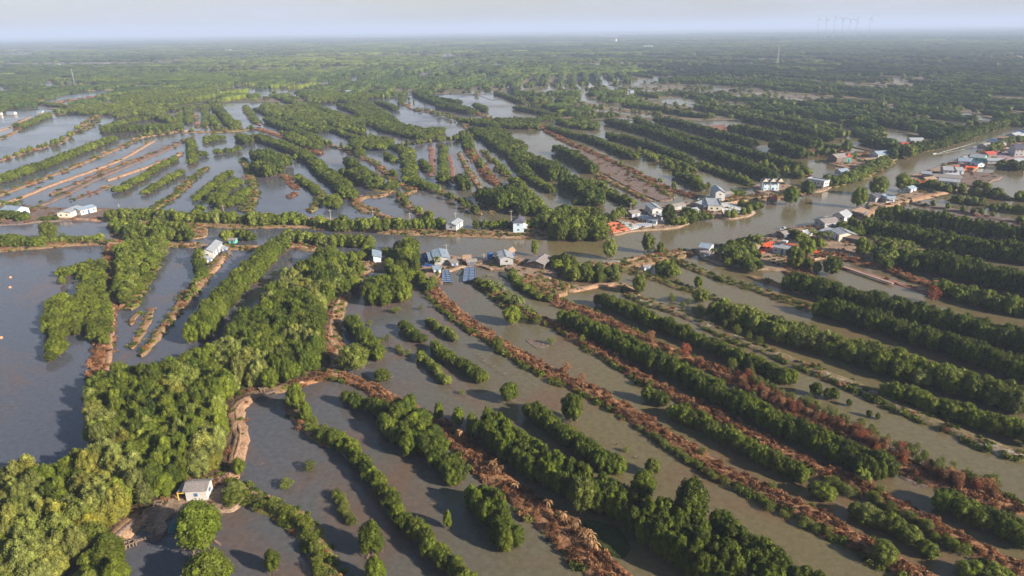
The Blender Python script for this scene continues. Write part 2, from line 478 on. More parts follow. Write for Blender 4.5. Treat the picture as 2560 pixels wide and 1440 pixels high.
def canopy_chunk(seed, nl, length=1.0, leaf=0.05, quads=260):
    """a stretch of closed canopy, x -1..1 (length), y -1..1, z 0..1"""
    global rng
    old = rng; rng = np.random.default_rng(seed)
    V = np.zeros((0, 3)); tri = []; cs = []; ns = []
    vs0, fs0 = ico(1)
    for i in range(nl):
        x = -1 + 2 * (i + rng.uniform(0, 1)) / nl; y = rng.uniform(-0.62, 0.62); r = rng.uniform(0.28, 0.45); z = rng.uniform(0.45, 0.72)
        sc = np.array([1.9 / nl * rng.uniform(1.6, 2.4), r, rng.uniform(0.28, 0.36)])
        vs = vs0 * sc; vs[:, 2] = np.where(vs[:, 2] < 0, vs[:, 2] * 2.4, vs[:, 2])
        vs = vs * (1 + rng.normal(size=(len(vs), 1)) * 0.10) + np.array([x, y, z])
        tri.append(fs0 + len(V)); V = np.vstack([V, vs])
        q = quads // nl; d = rng.normal(size=(q, 3)); d /= np.linalg.norm(d, axis=1)[:, None]
        d[:, 2] = np.where(rng.random(q) < 0.7, np.abs(d[:, 2]), d[:, 2])
        cs.append(np.array([x, y, z]) + d * sc * 1.04); ns.append(d + rng.normal(size=d.shape) * 0.6)
    lv, lf = leaf_quads(np.vstack(cs), np.vstack(ns), np.full(sum(len(c) for c in cs), leaf))
    rng = old
    faces = [tuple(t) for a in tri for t in a] + [tuple(q) for q in (lf + len(V))]
    return np.vstack([V, lv]), faces

# ------------------------------------------------------------------ instanced masses ("stuff"): the source shapes and the points live in one mesh
def scatter(name, variants, mats, pts, label, cat):
    """variants: list of (V, faces, matidx or 0); pts rows: x y z rz sx sy sz tone pick"""
    pts = np.asarray(pts, float)
    V = []; Fc = []; mi = []; vid = []
    off = 0
    for k, var in enumerate(variants):
        v, f = var[0], var[1]; m = var[2] if len(var) > 2 else [0] * len(f)
        V.append(np.asarray(v)); Fc += [tuple(i + off for i in q) for q in f]; mi += list(m); vid += [k] * len(v); off += len(v)
    V.append(pts[:, :3]); vid += [-1] * len(pts)
    V = np.vstack(V)
    me = bpy.data.meshes.new(name); me.from_pydata(V.tolist(), [], Fc)
    for m in mats: me.materials.append(m)
    me.polygons.foreach_set('material_index', np.array(mi, dtype=np.int32))
    nv = len(V); n0 = nv - len(pts)
    a = me.attributes.new('vid', 'INT', 'POINT'); a.data.foreach_set('value', np.array(vid, dtype=np.int32))
    def fl(nm, col):
        b = me.attributes.new(nm, 'FLOAT', 'POINT'); x = np.zeros(nv, dtype=np.float32); x[n0:] = col; b.data.foreach_set('value', x)
    fl('rz', pts[:, 3]); fl('tone', pts[:, 7])
    b = me.attributes.new('scl', 'FLOAT_VECTOR', 'POINT'); x = np.zeros((nv, 3), dtype=np.float32); x[n0:] = pts[:, 4:7]; b.data.foreach_set('vector', x.ravel())
    b = me.attributes.new('pick', 'INT', 'POINT'); x = np.zeros(nv, dtype=np.int32); x[n0:] = pts[:, 8]; b.data.foreach_set('value', x)
    ob = link(name, me)
    tag(ob, label, cat, kind='stuff')
    g = bpy.data.node_groups.new(name, 'GeometryNodeTree')
    g.interface.new_socket('Geometry', in_out='INPUT', socket_type='NodeSocketGeometry')
    g.interface.new_socket('Geometry', in_out='OUTPUT', socket_type='NodeSocketGeometry')
    N, Lk = g.nodes, g.links
    gi = N.new('NodeGroupInput'); go = N.new('NodeGroupOutput')
    def named(nm, ty):
        q = N.new('GeometryNodeInputNamedAttribute'); q.data_type = ty; q.inputs[0].default_value = nm
        return q.outputs[0]
    def sep(k):
        cmp = N.new('FunctionNodeCompare'); cmp.data_type = 'INT'; cmp.operation = 'EQUAL'
        Lk.new(named('vid', 'INT'), cmp.inputs[2]); cmp.inputs[3].default_value = k
        s = N.new('GeometryNodeSeparateGeometry'); s.domain = 'POINT'
        Lk.new(gi.outputs[0], s.inputs[0]); Lk.new(cmp.outputs[0], s.inputs[1])
        return s.outputs[0]
    jn = N.new('GeometryNodeJoinGeometry')
    for k in range(len(variants)):
        ti = N.new('GeometryNodeGeometryToInstance'); Lk.new(sep(k), ti.inputs[0]); Lk.new(ti.outputs[0], jn.inputs[0])
    ip = N.new('GeometryNodeInstanceOnPoints')
    Lk.new(sep(-1), ip.inputs['Points']); Lk.new(jn.outputs[0], ip.inputs['Instance'])
    ip.inputs['Pick Instance'].default_value = True
    Lk.new(named('pick', 'INT'), ip.inputs['Instance Index'])
    cx = N.new('ShaderNodeCombineXYZ'); Lk.new(named('rz', 'FLOAT'), cx.inputs[2])
    er = N.new('FunctionNodeEulerToRotation'); Lk.new(cx.outputs[0], er.inputs[0])
    Lk.new(er.outputs[0], ip.inputs['Rotation'])
    Lk.new(named('scl', 'FLOAT_VECTOR'), ip.inputs['Scale'])
    Lk.new(ip.outputs[0], go.inputs[0])
    md = ob.modifiers.new('scatter', 'NODES'); md.node_group = g
    return ob

# ------------------------------------------------------------------ earth banks (pixels of the photograph on the bank top)
levee('brown', 4.6, [(1072,705,3),(1085,728),(1120,765),(1180,812),(1230,842),(1280,875),(1380,930),(1480,975),(1560,1020),(1630,1065),(1710,1115),(1780,1160),(1860,1200),(1930,1237),(2010,1272),(2080,1310),(2150,1350),(2205,1385),(2305,1440),(2400,1490)], green_edge=(-1, 1.0))
levee('brown', 4.2, [(1185,700,2.5),(1230,725),(1285,765),(1340,790),(1405,815),(1480,862),(1560,910),(1630,955),(1730,1003),(1800,1040),(1880,1082),(1955,1120),(2030,1160),(2130,1198),(2210,1240),(2280,1280),(2350,1322),(2430,1362),(2560,1425),(2620,1460)], green_edge=(-1, 0.5))
levee('brown', 4.4, [(1330,720,3),(1395,752),(1440,768),(1480,782),(1580,832),(1640,860),(1705,888),(1770,912),(1830,940),(1900,985,5.5),(1980,1028,6),(2060,1055,6.5),(2130,1085,6),(2200,1125,5),(2255,1158),(2340,1195,5.5),(2430,1225,6),(2500,1250),(2570,1275)], green_edge=(1, 0.3))
levee('pale', 4.4, [(1560,715,3),(1590,738),(1640,758),(1690,775),(1740,795),(1785,818),(1830,838),(1880,858),(1950,885),(2030,918),(2090,942),(2150,965),(2230,1003),(2300,1035),(2380,1068),(2470,1105),(2570,1145)], green_edge=(-1, 0.6))
levee('olive', 4.0, [(1640,622,3),(1680,642),(1748,674),(1803,693),(1845,706),(1890,720),(1930,734),(1970,748),(2035,767)])
levee('olive', 4.4, [(1540,650,4),(1565,668,7),(1612,684,5),(1666,702),(1700,714),(1737,727,2.5),(1785,742,2),(1830,760,2)])
levee('dry', 3.0, [(1872,688,2),(1905,696),(1940,706),(1975,716),(2010,730)])
levee('sand', 3.0, [(1405,712,2),(1425,722),(1458,717),(1502,709),(1551,709),(1584,726),(1600,740,1.5)])
levee('brown', 5.2, [(740,958,2.2),(800,942,2.6),(850,938,2.8),(890,952,3.0),(930,968,3.4),(970,992,4),(1015,1020,4.5),(1060,1040,4),(1100,1060,4.6),(1150,1100),(1200,1145),(1240,1185),(1290,1225),(1330,1260),(1370,1292),(1420,1340,6),(1470,1385,6),(1520,1430,6),(1580,1490,6)], green_edge=(-1, 0.25))
levee('sand', 1.5, [(745,956),(800,939),(850,934),(890,947),(935,966),(985,995)], h=0.86, name='path', veg=0.1)
levee('sand', 3.3, [(560,1215),(575,1180),(590,1135),(602,1090),(592,1050),(588,1025),(605,1003),(632,985,2.5)])
levee('sand', 1.0, [(568,1205),(580,1160),(594,1115),(600,1080),(592,1045),(590,1022),(610,1000)], h=0.84, name='path', veg=0)
levee('dry', 3.0, [(660,968,2),(700,966,3.5),(740,958,3)])
levee('dry', 5.5, [(835,945,5),(842,890),(828,840),(835,790),(852,745),(880,700),(900,675),(915,655)])
levee('sand', 2.2, [(830,938),(842,885),(825,838),(832,785),(850,742),(872,705)], h=0.86, name='path', veg=0.1)
levee('olive', 4.2, [(575,1205,3),(610,1228,4),(650,1250),(700,1275),(745,1300),(775,1330),(795,1365),(808,1400),(825,1440),(840,1480)], veg=1.6)
levee('sand', 1.4, [(590,1205),(625,1228),(668,1250),(712,1272)], h=0.83, name='path', veg=0.2)
levee('dry', 2.6, [(715,1000,1.5),(735,1035),(770,1065),(810,1090,3.5),(850,1110)], veg=1.4)
levee('mud', 2.2, [(850,1115),(890,1150),(940,1205),(990,1285),(1050,1345),(1110,1400),(1180,1460)], h=0.25)
levee('sand', 4.0, [(250,1370,3),(290,1335,4),(330,1300,4.6),(370,1275,4.5),(400,1262,3)])
levee('mud', 1.6, [(262,1362),(300,1326),(345,1292),(385,1268)], h=0.84, name='path', veg=0)
levee('sand', 2.0, [(280,1395),(298,1370),(312,1345)], h=0.4)
land('yard', [(395,1268),(440,1228),(500,1205),(560,1190),(605,1215),(612,1240),(590,1262),(552,1276),(525,1262),(492,1268),(452,1262),(430,1290),(410,1335),(398,1342),(385,1320),(378,1292)], h=0.55)
land('dark', [(-120,1250),(60,1215),(150,1190),(232,1150),(240,1040),(232,960),(300,945),(430,940),(520,905),(600,815),(690,720),(780,655),(845,640),(850,690),(822,760),(808,830),(825,880),(832,945),(770,945),(700,965),(640,975),(600,1000),(578,1040),(575,1130),(560,1205),(460,1240),(395,1268),(330,1300),(250,1372),(200,1420),(60,1500),(-200,1500)], h=0.45)
# left ponds
levee('brown', 5.0, [(280,612,4.5),(277,660),(275,715),(268,780),(262,840),(252,895),(240,950)], veg=0.7)
levee('dry', 2.4, [(291,625),(289,680),(286,740)], h=0.55)
levee('sand', 1.5, [(281,735),(280,800),(274,860),(266,920),(258,955)], h=0.85, name='path', veg=0.2)
levee('olive', 9, [(372,595,14),(362,640,13),(345,690,11),(332,735,7),(320,772,4.5)], veg=0.8)
levee('dry', 3.0, [(378,772,2),(368,800,2.4),(350,835,2.6),(328,872,1.6)], h=0.3)
levee('dry', 2.2, [(345,778,1.5),(332,795,2),(325,812,1.6)], h=0.3)
levee('dry', 3.8, [(556,636,4.5),(540,655,4),(515,683,4),(495,708,4.4),(468,735,5),(447,765,3.6),(415,805,3.2),(385,845,2.6),(350,888,1.6)], veg=1.3)
levee('sand', 2.4, [(560,630),(550,650),(535,670),(520,685)], h=0.84, name='path', veg=0)
levee('dry', 7, [(-30,622),(60,616),(130,610),(200,604),(265,604),(330,607),(400,610,5),(470,611,4.5),(540,613,5),(600,617,5),(660,617,4),(730,612,5),(790,622,5)])
levee('sand', 2.6, [(110,590),(160,592),(220,597),(290,606),(400,607),(500,610),(590,614),(660,613),(720,611),(790,619),(840,628)], h=0.9, name='path', veg=0)
land('mud', [(-40,512),(60,512),(140,518),(262,519),(300,528),(300,545),(240,549),(120,552),(-40,560)], h=0.5)
levee('dry', 9, [(290,546,7),(400,553),(500,555),(600,560),(680,560),(760,560),(830,566),(900,570,7)])
levee('sand', 3.0, [(140,543),(260,547),(400,545),(520,548),(640,549),(740,552),(800,550),(880,561),(960,566)], h=0.85, name='path', veg=0.1)
land('yard', [(762,543),(830,546),(825,560),(770,558)], h=0.8)
levee('dry', 10, [(900,571,7),(1000,575,9),(1100,578,10),(1200,581,9),(1300,582,12),(1400,580,14),(1500,574,15),(1560,566,14)])
land('yard', [(1235,568),(1300,560),(1380,566),(1430,575),(1420,590),(1300,592),(1240,588)], h=0.6)
land('dry', [(285,552),(480,560),(520,575),(500,592),(400,596),(300,592),(275,572)], h=0.4)
# village banks north of the river
land('yard', [(1500,548),(1570,530),(1640,515),(1720,505),(1760,500),(1860,515),(1885,530),(1830,545),(1760,540),(1735,552),(1690,566),(1600,575),(1540,584),(1515,575)], h=0.55)
levee('dry', 12, [(1750,505),(1830,497),(1900,492),(1950,488),(1990,478),(2040,466)])
levee('sand', 2.4, [(1780,510),(1840,502),(1900,492),(1955,484),(1975,470),(1962,462),(1930,465)], h=0.9, name='path', veg=0)
land('yard', [(1880,462),(1940,455),(1985,466),(1960,482),(1900,480)], h=0.7)
land('yard', [(2000,470),(2020,450),(2075,448),(2085,465),(2040,478)], h=0.4)
levee('olive', 9, [(2075,465),(2110,450),(2150,440),(2190,418),(2225,400)])
levee('sand', 2.4, [(2130,428),(2155,410),(2170,395),(2200,385)], h=0.85, name='path', veg=0)
land('yard', [(2060,402),(2120,390),(2210,382),(2240,395),(2190,412),(2110,418)], h=0.5)
levee('olive', 9, [(2225,396),(2270,380),(2330,368),(2400,347),(2470,325),(2560,300)])
# south bank of the river, from the middle rightwards
land('yard', [(840,640),(900,632),(960,640),(1040,634),(1120,636),(1150,645),(1170,652),(1215,650),(1260,636),(1320,648),(1385,648),(1400,668),(1388,690),(1330,700),(1285,692),(1270,674),(1235,668),(1215,672),(1200,664),(1160,667),(1140,672),(1118,677),(1098,690),(1085,704),(1062,692),(1055,672),(980,672),(900,680),(850,690)], h=0.5)
levee('dry', 9, [(1370,665,12),(1450,664),(1530,662),(1600,650),(1650,640),(1700,630),(1740,628)])
levee('sand', 2.8, [(1380,665),(1450,664),(1540,655),(1620,636),(1680,630),(1720,628)], h=0.88, name='path', veg=0.1)
land('dry', [(1280,690),(1330,690),(1400,700),(1430,712),(1400,735),(1360,735),(1300,712)], h=0.7)
land('yard', [(1735,622),(1800,612),(1880,598),(1960,575),(2030,562),(2110,540),(2150,548),(2180,575),(2130,600),(2140,620),(2060,640),(2000,655),(1990,675),(1930,672),(1870,665),(1810,660),(1760,640)], h=0.55)
levee('red', 5, [(1955,578),(1985,572),(2015,566)], h=0.8)
levee('brown', 4.5, [(2050,640),(2075,634),(2148,652),(2218,668),(2300,700),(2400,720),(2470,740),(2570,762)])
levee('brown', 9, [(2020,640),(1990,665),(2010,690),(2040,700)])
levee('sand', 5.5, [(2140,545),(2180,525),(2218,510),(2260,500),(2295,493),(2340,482),(2365,475),(2420,462)])
land('yard', [(2170,512),(2190,498),(2240,490),(2290,478),(2310,490),(2250,502),(2215,515),(2180,524)], h=0.5)
land('mud', [(2395,425),(2430,428),(2500,438),(2482,452),(2441,464),(2395,468)], h=0.75)
land('yard', [(2270,440),(2320,425),(2360,410),(2400,395),(2440,380),(2480,372),(2520,380),(2470,405),(2430,428),(2420,468),(2350,475),(2290,462)], h=0.5)
land('yard', [(2440,380),(2500,350),(2580,335),(2580,420),(2520,405)], h=0.5)
levee('olive', 4.5, [(2280,462),(2359,474),(2453,486),(2570,500)])
levee('olive', 4.0, [(2376,501,3),(2420,506),(2476,513),(2523,527),(2570,534)])
levee('mud', 5.0, [(2275,504),(2320,512),(2382,522),(2430,531),(2476,541),(2570,555)])
levee('mud', 3.0, [(2360,530),(2460,548),(2570,562)], h=0.2)
levee('red', 3.0, [(2074,660),(2130,672),(2200,692),(2270,715),(2330,735)], h=0.35)
levee('olive', 6.0, [(2340,700),(2420,725),(2500,745),(2580,765)])
land('yard', [(2165,580),(2230,590),(2300,612),(2330,640),(2310,662),(2230,655),(2170,640),(2130,625)], h=0.4)
levee('mud', 3.0, [(2250,1190,2),(2290,1205),(2320,1218,1.5)], h=0.2)
# upper right field banks
levee('brown', 4.0, [(1362,322),(1400,345),(1480,380),(1530,403),(1580,425),(1655,465),(1742,492)], veg=1.2)
land('mud', [(1428,372),(1470,372),(1530,400),(1600,440),(1682,492),(1640,499),(1580,472),(1495,425)], h=0.5, veg=1.0)
levee('dry', 4.0, [(1440,378),(1490,430),(1560,468),(1632,503)], veg=1.4)
levee('olive', 4.0, [(1590,440),(1640,465),(1682,494)])
levee('olive', 4.0, [(1590,378),(1640,400),(1700,428),(1770,468)])
levee('olive', 4.5, [(1700,395),(1760,418),(1830,442),(1885,465)])
levee('olive', 5.5, [(1480,458),(1530,482),(1580,515)])
levee('olive', 5.0, [(1900,410),(1960,430),(2000,445)])
levee('brown', 3.0, [(1870,385),(1940,410),(2020,440)])
levee('dry', 12, [(1980,378),(2050,385),(2120,395),(2160,380)])
levee('brown', 8, [(1280,312),(1320,312),(1375,322)])
levee('dry', 5, [(1440,262),(1500,270),(1580,280),(1690,290)])
levee('dry', 5, [(1430,275),(1500,284),(1600,296)])
levee('brown', 4, [(1345,255),(1390,262),(1440,272)])
land('red', [(1755,318),(1790,312),(1825,318),(1822,329),(1790,328)], h=0.6)
levee('brown', 4, [(1500,235),(1560,240),(1600,250)])
levee('brown', 4, [(2000,372),(2060,380),(2130,370)])
levee('mud', 3, [(2130,365),(2180,375),(2230,380)])
# middle ground, centre
levee('dry', 4.2, [(790,350),(830,363),(875,378),(915,396),(950,416),(985,450),(1025,466),(1030,478),(1000,490),(1012,505),(1040,525),(1080,545)], veg=1.5)
levee('olive', 3.6, [(820,315),(860,335),(920,355),(975,365),(1060,352),(1160,345),(1240,330)])
levee('olive', 4.0, [(700,385),(760,400),(830,430),(900,455),(950,475),(985,470)])
levee('dry', 4.0, [(880,490),(900,510),(930,520),(950,535),(980,545)])
levee('dry', 4.0, [(985,470),(950,488),(905,492),(892,512),(920,530)])
levee('olive', 4.5, [(745,438),(770,458),(800,480),(795,500),(775,528)])
levee('olive', 5.0, [(606,395),(622,430),(633,475),(625,505),(612,528)])
levee('brown', 3.6, [(715,440),(728,460),(745,472)], h=0.4)
levee('brown', 3.0, [(722,492),(745,480)], h=0.3)
levee('red', 4.0, [(1078,365),(1080,400),(1078,440)], h=0.25)
levee('olive', 3.6, [(1104,362),(1105,400),(1112,455)])
levee('red', 3.0, [(1122,388),(1130,420),(1133,458)], h=0.25)
levee('dry', 3.0, [(1148,380),(1170,425),(1200,470)], veg=1.2)
levee('brown', 5.0, [(1165,360),(1200,410),(1225,445),(1250,462)], veg=1.5)
levee('dry', 3.6, [(1205,375),(1245,410),(1270,440)])
levee('dry', 3.4, [(1095,478),(1130,488),(1165,505),(1200,535)], veg=1.3)
levee('dry', 3.4, [(1185,480),(1225,515),(1230,535)], h=0.3)
levee('olive', 4.5, [(378,522),(430,490),(485,440),(520,415)], veg=1.5)
levee('olive', 4, [(520,330),(600,325),(640,318)])
levee('sand', 4.0, [(268,450,2.5),(310,435),(360,418),(410,400),(458,380,2.5)])
levee('dry', 4.0, [(-20,492),(60,463),(140,432),(220,400),(290,372),(345,345)])
levee('sand', 3.2, [(-20,515),(50,492),(130,460),(210,432),(300,398),(385,350)])
levee('mud', 4.0, [(125,486),(190,458),(250,432),(320,405),(400,375),(480,342)], veg=5)
levee('mud', 5.0, [(92,515),(160,485),(230,450),(320,412),(410,375),(485,340)])
levee('mud', 4.0, [(185,500),(230,482),(280,462)], h=0.3, veg=6)
levee('dry', 4.0, [(-20,352),(30,332),(75,300),(140,285),(200,283),(290,285)])
levee('sand', 3.4, [(-20,330),(20,318),(75,290)])
levee('dry', 4.0, [(-20,405),(60,380),(110,365),(150,355),(190,325),(250,280)])
levee('olive', 3.4, [(200,330),(240,305),(242,290)])
levee('dry', 4.0, [(330,345),(440,330),(540,328),(640,320)])
levee('sand', 4.0, [(340,345),(380,335),(470,325)], h=0.9, name='path', veg=0)
levee('dry', 4.5, [(545,265),(570,295),(600,320)])
levee('dry', 4.0, [(612,262),(628,290),(650,312)])
levee('dry', 3.6, [(452,268),(448,300),(446,325)])
levee('dry', 3.4, [(510,262),(515,290),(516,318)])
levee('dry', 3.4, [(488,288),(492,318)])
levee('sand', 6, [(30,265),(80,258),(130,240),(200,228),(310,222)])
levee('brown', 5, [(110,262),(180,250),(250,240),(310,226)])
levee('red', 7, [(595,238),(620,225),(650,218)], h=0.4)
levee('brown', 4, [(640,320),(690,335),(760,362),(800,385)], veg=1.3)
levee('dry', 4, [(1000,245),(1015,262),(1040,275),(1090,282)])
levee('dry', 4, [(1040,270),(1100,280),(1150,300),(1165,320)])
levee('dry', 4, [(1190,280),(1230,300),(1290,318),(1360,322)])

# ------------------------------------------------------------------ trees
TREES = []
HK, WK = 0.68, 0.80
CLEAR = [(*P(497, 1236, 0.5), 4.6), (*P(540, 1262, 0.5), 2.6), (*P(470, 1262, 0.5), 2.6), (*P(545, 1215, 0.5), 2.0), (*P(944, 652, 0.5), 5.0), (*P(945, 672, 0.5), 4.0), (*P(1106, 655, 0.5), 6.0), (*P(1128, 578, 0.5), 5.5), (*P(1143, 574, 0.5), 5.5), (*P(1297, 578, 0.5), 6.0)]
for px_, r_ in (([(560,1215),(575,1180),(590,1135),(602,1090),(592,1050),(588,1025),(605,1003),(632,985)], 3.0), ([(290,1350),(330,1318),(370,1290),(405,1268)], 3.4), ([(838,930),(842,885),(826,838),(833,785),(850,742)], 2.6)):
    a_, _ = smooth_line(np.array([P(*q, 0.6) for q in px_]), 1.2); CLEAR += [(x, y, r_) for x, y in a_]
CLEAR = np.array(CLEAR)
def add_tree(kind, x, y, h, r, tone, label, z=0.0, lone=False):
    if not lone and (np.hypot(CLEAR[:, 0] - x, CLEAR[:, 1] - y) < CLEAR[:, 2]).any(): return
    TREES.append(dict(kind=kind, x=x, y=y, z=z, h=h, r=r, tone=min(1, max(0, tone)), label=label, lone=lone))

def row(label, kind, tone, tj, h, w, cd, px, dens=1.0):
    if label: h *= 0.70; w *= 0.78 if kind == 'mangrove_tree' else 0.9
    else: h *= HK; w *= WK
    if kind == 'mangrove_tree' and w > 3: cd *= 0.80
    pts = np.array([P(p[0], p[1], h * 0.55) for p in px])
    L = 0; c, L = smooth_line(pts, 1.0)
    t = np.gradient(c, axis=0); t /= np.linalg.norm(t, axis=1)[:, None] + 1e-9
    nr = np.stack([-t[:, 1], t[:, 0]], 1)
    lanes = max(1, int(round((w - cd * 0.5) / (cd * 0.52))))
    n = max(1, int(L / (cd * 0.50) * dens))
    hv = wob(n + 2, 0.06, 3)
    for ln in range(lanes):
        off = 0 if lanes == 1 else (ln / (lanes - 1) - 0.5) * (w - cd)
        for i in range(n):
            q = (i + random.uniform(0.1, 0.9) + 0.5 * (ln % 2)) / n * (len(c) - 1)
            if q > len(c) - 1: continue
            a = int(q); s = off + random.uniform(-0.22, 0.22) * cd
            hh = h * (1 + hv[i]) * random.uniform(0.86, 1.10)
            add_tree(kind, c[a, 0] + nr[a, 0] * s, c[a, 1] + nr[a, 1] * s, hh, cd * 0.5 * random.uniform(0.9, 1.3), tone + random.gauss(0, tj), label)

def wood(label, kind, tone, tj, h, cd, px, dens=1.0, z=0.3, second=None):
    h *= HK
    poly = np.array([P(p[0], p[1], h * 0.55) for p in px])
    b0, b1 = poly.min(0), poly.max(0); sp = cd * 0.66 / dens ** 0.5
    xs = np.arange(b0[0], b1[0], sp); ys = np.arange(b0[1], b1[1], sp * 0.87)
    for j, y in enumerate(ys):
        for x in xs:
            xx = x + (j % 2) * sp / 2 + random.uniform(-0.36, 0.36) * sp; yy = y + random.uniform(-0.36, 0.36) * sp
            if not inside(poly, xx, yy): continue
            k, tn, lb = kind, tone, label
            if second:
                # patches of the second kind, by a smooth pattern
                v = math.sin(xx * 0.13 + 1.3) * math.cos(yy * 0.11 - 0.7) + 0.6 * math.sin(xx * 0.31 + yy * 0.23)
                if v > second[3]: k, tn, lb = second[0], second[1], second[2]
            add_tree(k, xx, yy, h * random.uniform(0.66, 1.2), cd * 0.5 * random.uniform(0.75, 1.35), tn + random.gauss(0, tj), lb, z)

MG, BL = 'mangrove_tree', 'broadleaf_tree'
# the big grove beside the white hut
wood('yellow green mangrove crown in the big grove left of the white hut', MG, 0.44, 0.13, 8.0, 3.9,
     [(-60,1205),(60,1180),(130,1165),(225,1140),(240,1100),(330,1060),(450,1060),(560,1050),(575,1150),(560,1205),(465,1205),(400,1250),(350,1280),(300,1305),(240,1370),(160,1400),(110,1460),(-60,1460)],
     second=(BL, 0.80, 'pale grey green tree with feathery crown in the big grove left of the white hut', -0.15))
wood('mangrove crown in mid grove between the left pond and the curved sandy path', MG, 0.39, 0.13, 8.0, 3.9,
     [(240,1100),(228,1050),(224,975),(262,935),(330,928),(430,920),(480,905),(520,880),(600,880),(640,930),(650,965),(600,1000),(570,1040),(560,1050),(450,1060),(330,1060)],
     second=(BL, 0.75, 'pale tree in mid grove between the left pond and the curved sandy path', 0.35))
wood('mangrove crown in the upper arm of the big grove beside the dirt track', MG, 0.36, 0.11, 8.0, 3.8,
     [(530,888),(585,828),(632,778),(692,715),(748,670),(800,638),(832,622),(848,670),(822,740),(806,800),(815,850),(795,890),(760,925),(720,940),(650,955),(640,930),(600,880)],
     second=(BL, 0.78, 'pale green tree in the upper arm of the big grove beside the dirt track', 0.30))
wood(None, MG, 0.5, 0.1, 8, 4.6, [(-150,1380),(-60,1240),(-60,1500),(-150,1500)])
wood('bushy yellow green mangrove at the front edge of the grove below the sandy path', MG, 0.55, 0.08, 7.0, 4.6, [(185,1400),(240,1372),(290,1385),(305,1420),(290,1470),(170,1470)])
wood('pale olive tree between the white hut and the sandy path', BL, 0.62, 0.06, 4.5, 3.6, [(525,1175),(560,1150),(585,1200),(590,1240),(560,1260),(530,1235)])
row('tall mangrove in the straight row left of the big grove', MG, 0.40, 0.08, 8.0, 8.5, 4.4, [(497,830),(530,778),(572,732),(615,690),(658,648),(705,603)])
# single mangroves standing in the near ponds
def lone(label, kind, tone, h, d, px, py):
    """px, py: the foot of the tree"""
    x, y = P(px, py, 0); add_tree(kind, x, y, h, d / 2, tone, label, 0, True)
lone('big round mangrove on brown stilt roots in the pond just below the white hut', MG, 0.36, 7.6, 9.2, 503, 1370)
lone('big mangrove cut by the bottom edge below the round one near the hut', MG, 0.45, 6.0, 8.6, 530, 1475)
lone('small round mangrove on stilt roots alone in the pond left of the shrubby bank', MG, 0.36, 3.9, 3.0, 684, 1430)
lone('round mangrove with two tops standing alone above its dark shadow in the near pond', MG, 0.36, 5.6, 5.4, 932, 1385)
lone('round mangrove cut by the bottom edge under the lone one with two tops', MG, 0.38, 4.6, 3.9, 942, 1460)
lone('little bright mangrove at the corner of the curved sandy path', MG, 0.50, 3.4, 2.9, 600, 1187)
lone('slim little mangrove alone in the brown pond between two rows', MG, 0.38, 3.2, 2.0, 1120, 1320)
lone('small bright mangrove on a few bare stems in the wide pond', BL, 0.60, 3.2, 3.0, 1630, 1188)
lone('wide pale tree leaning over the pond right of the dirt track', BL, 0.66, 6.0, 8.0, 885, 925)
lone('small mangrove first of the two beside the burnt bank', MG, 0.42, 3.8, 2.6, 1098, 1048)
lone('small mangrove second of the two beside the burnt bank', MG, 0.42, 4.4, 3.0, 1147, 1068)
lone('tall narrow mangrove at the water by the little footbridge', MG, 0.42, 6.5, 4.6, 745, 1030)
lone('mangrove just below the tall narrow one by the footbridge', MG, 0.45, 4.5, 3.4, 768, 1055)
lone('big mangrove rising above the short row in the middle of the near ponds', MG, 0.34, 6.4, 5.4, 1430, 1055)
lone('broad dark mangrove towering over the bottom rows of hedged mangroves', MG, 0.33, 8.5, 7.2, 1722, 1315)
lone('bushy mangrove at the end of the row next to the wide pond', MG, 0.36, 5.0, 5.6, 1605, 1245)
lone('pale green tree bending out of the long dark row over the water', BL, 0.66, 6.4, 5.0, 1455, 1280)
lone('round mangrove on stilt roots left of the pond edge rows', MG, 0.36, 4.5, 5.2, 1275, 1005)
lone('round bush topped mangrove below the burnt bank end', BL, 0.62, 3.0, 4.2, 2205, 1400)
for i, (a, b, d) in enumerate([(2038,990,3.2),(2068,998,2.6),(2084,1000,2.8),(2122,1015,1.6),(2172,1042,1.5),(2194,1048,1.4)]):
    lone(['dark round mangrove first and largest in the line of small ones in the right pond', 'dark mangrove left one of the touching pair in the right pond', 'dark mangrove right one of the touching pair in the right pond',
          'tiny mangrove alone just past the touching pair in the right pond', 'tiny bush mangrove near the brown reeds in the right pond', 'tiny bush mangrove last in the line of small ones in the right pond'][i], MG, 0.35, d * 1.0, d, a, b)
lone('leafy tree on the bank beside the moored canoe', BL, 0.55, 5.0, 5.5, 1280, 812)
lone('green tree on the burnt bank over the middle pond', BL, 0.5, 3.6, 3.4, 1243, 878)
lone('pale bush tree at the dry bank bend', BL, 0.6, 4.2, 5.2, 1750, 758)
lone('small round tree by the grassy bank tip', MG, 0.45, 4.0, 3.6, 1745, 722)
lone('pale tree standing on the salt stained bank', BL, 0.62, 5.8, 4.6, 1598, 735)
lone('airy tree on the river edge left of the small pale one', BL, 0.70, 7.0, 5.2, 1619, 632)
lone('thin young tree on the river edge bank', BL, 0.62, 4.5, 3.0, 1651, 636)
lone('airy pale tree at the river edge left of the plank bridge', BL, 0.70, 7.0, 5.2, 1525, 648)
lone('slender tree on the waterside behind the stilt house', BL, 0.60, 5.5, 3.0, 1337, 640)
lone('big dark round tree on the river bank right of the long tiled house', MG, 0.30, 8.0, 8.5, 1975, 512)
lone('dark round tree on the river bank below the white long house', MG, 0.30, 7.5, 8.0, 2017, 492)
lone('dark green tree between the raft of white trays and the grey shed', MG, 0.30, 8.0, 8.0, 1672, 562)
lone('tall tree with two crowns standing at the river edge on the right', BL, 0.5, 9, 9.5, 2193, 490)
lone('leafy tree on the river edge right of the two crowned one', BL, 0.55, 8, 8, 2255, 478)
lone('tree on the left point of the right river bank', BL, 0.5, 9, 7, 2146, 520)
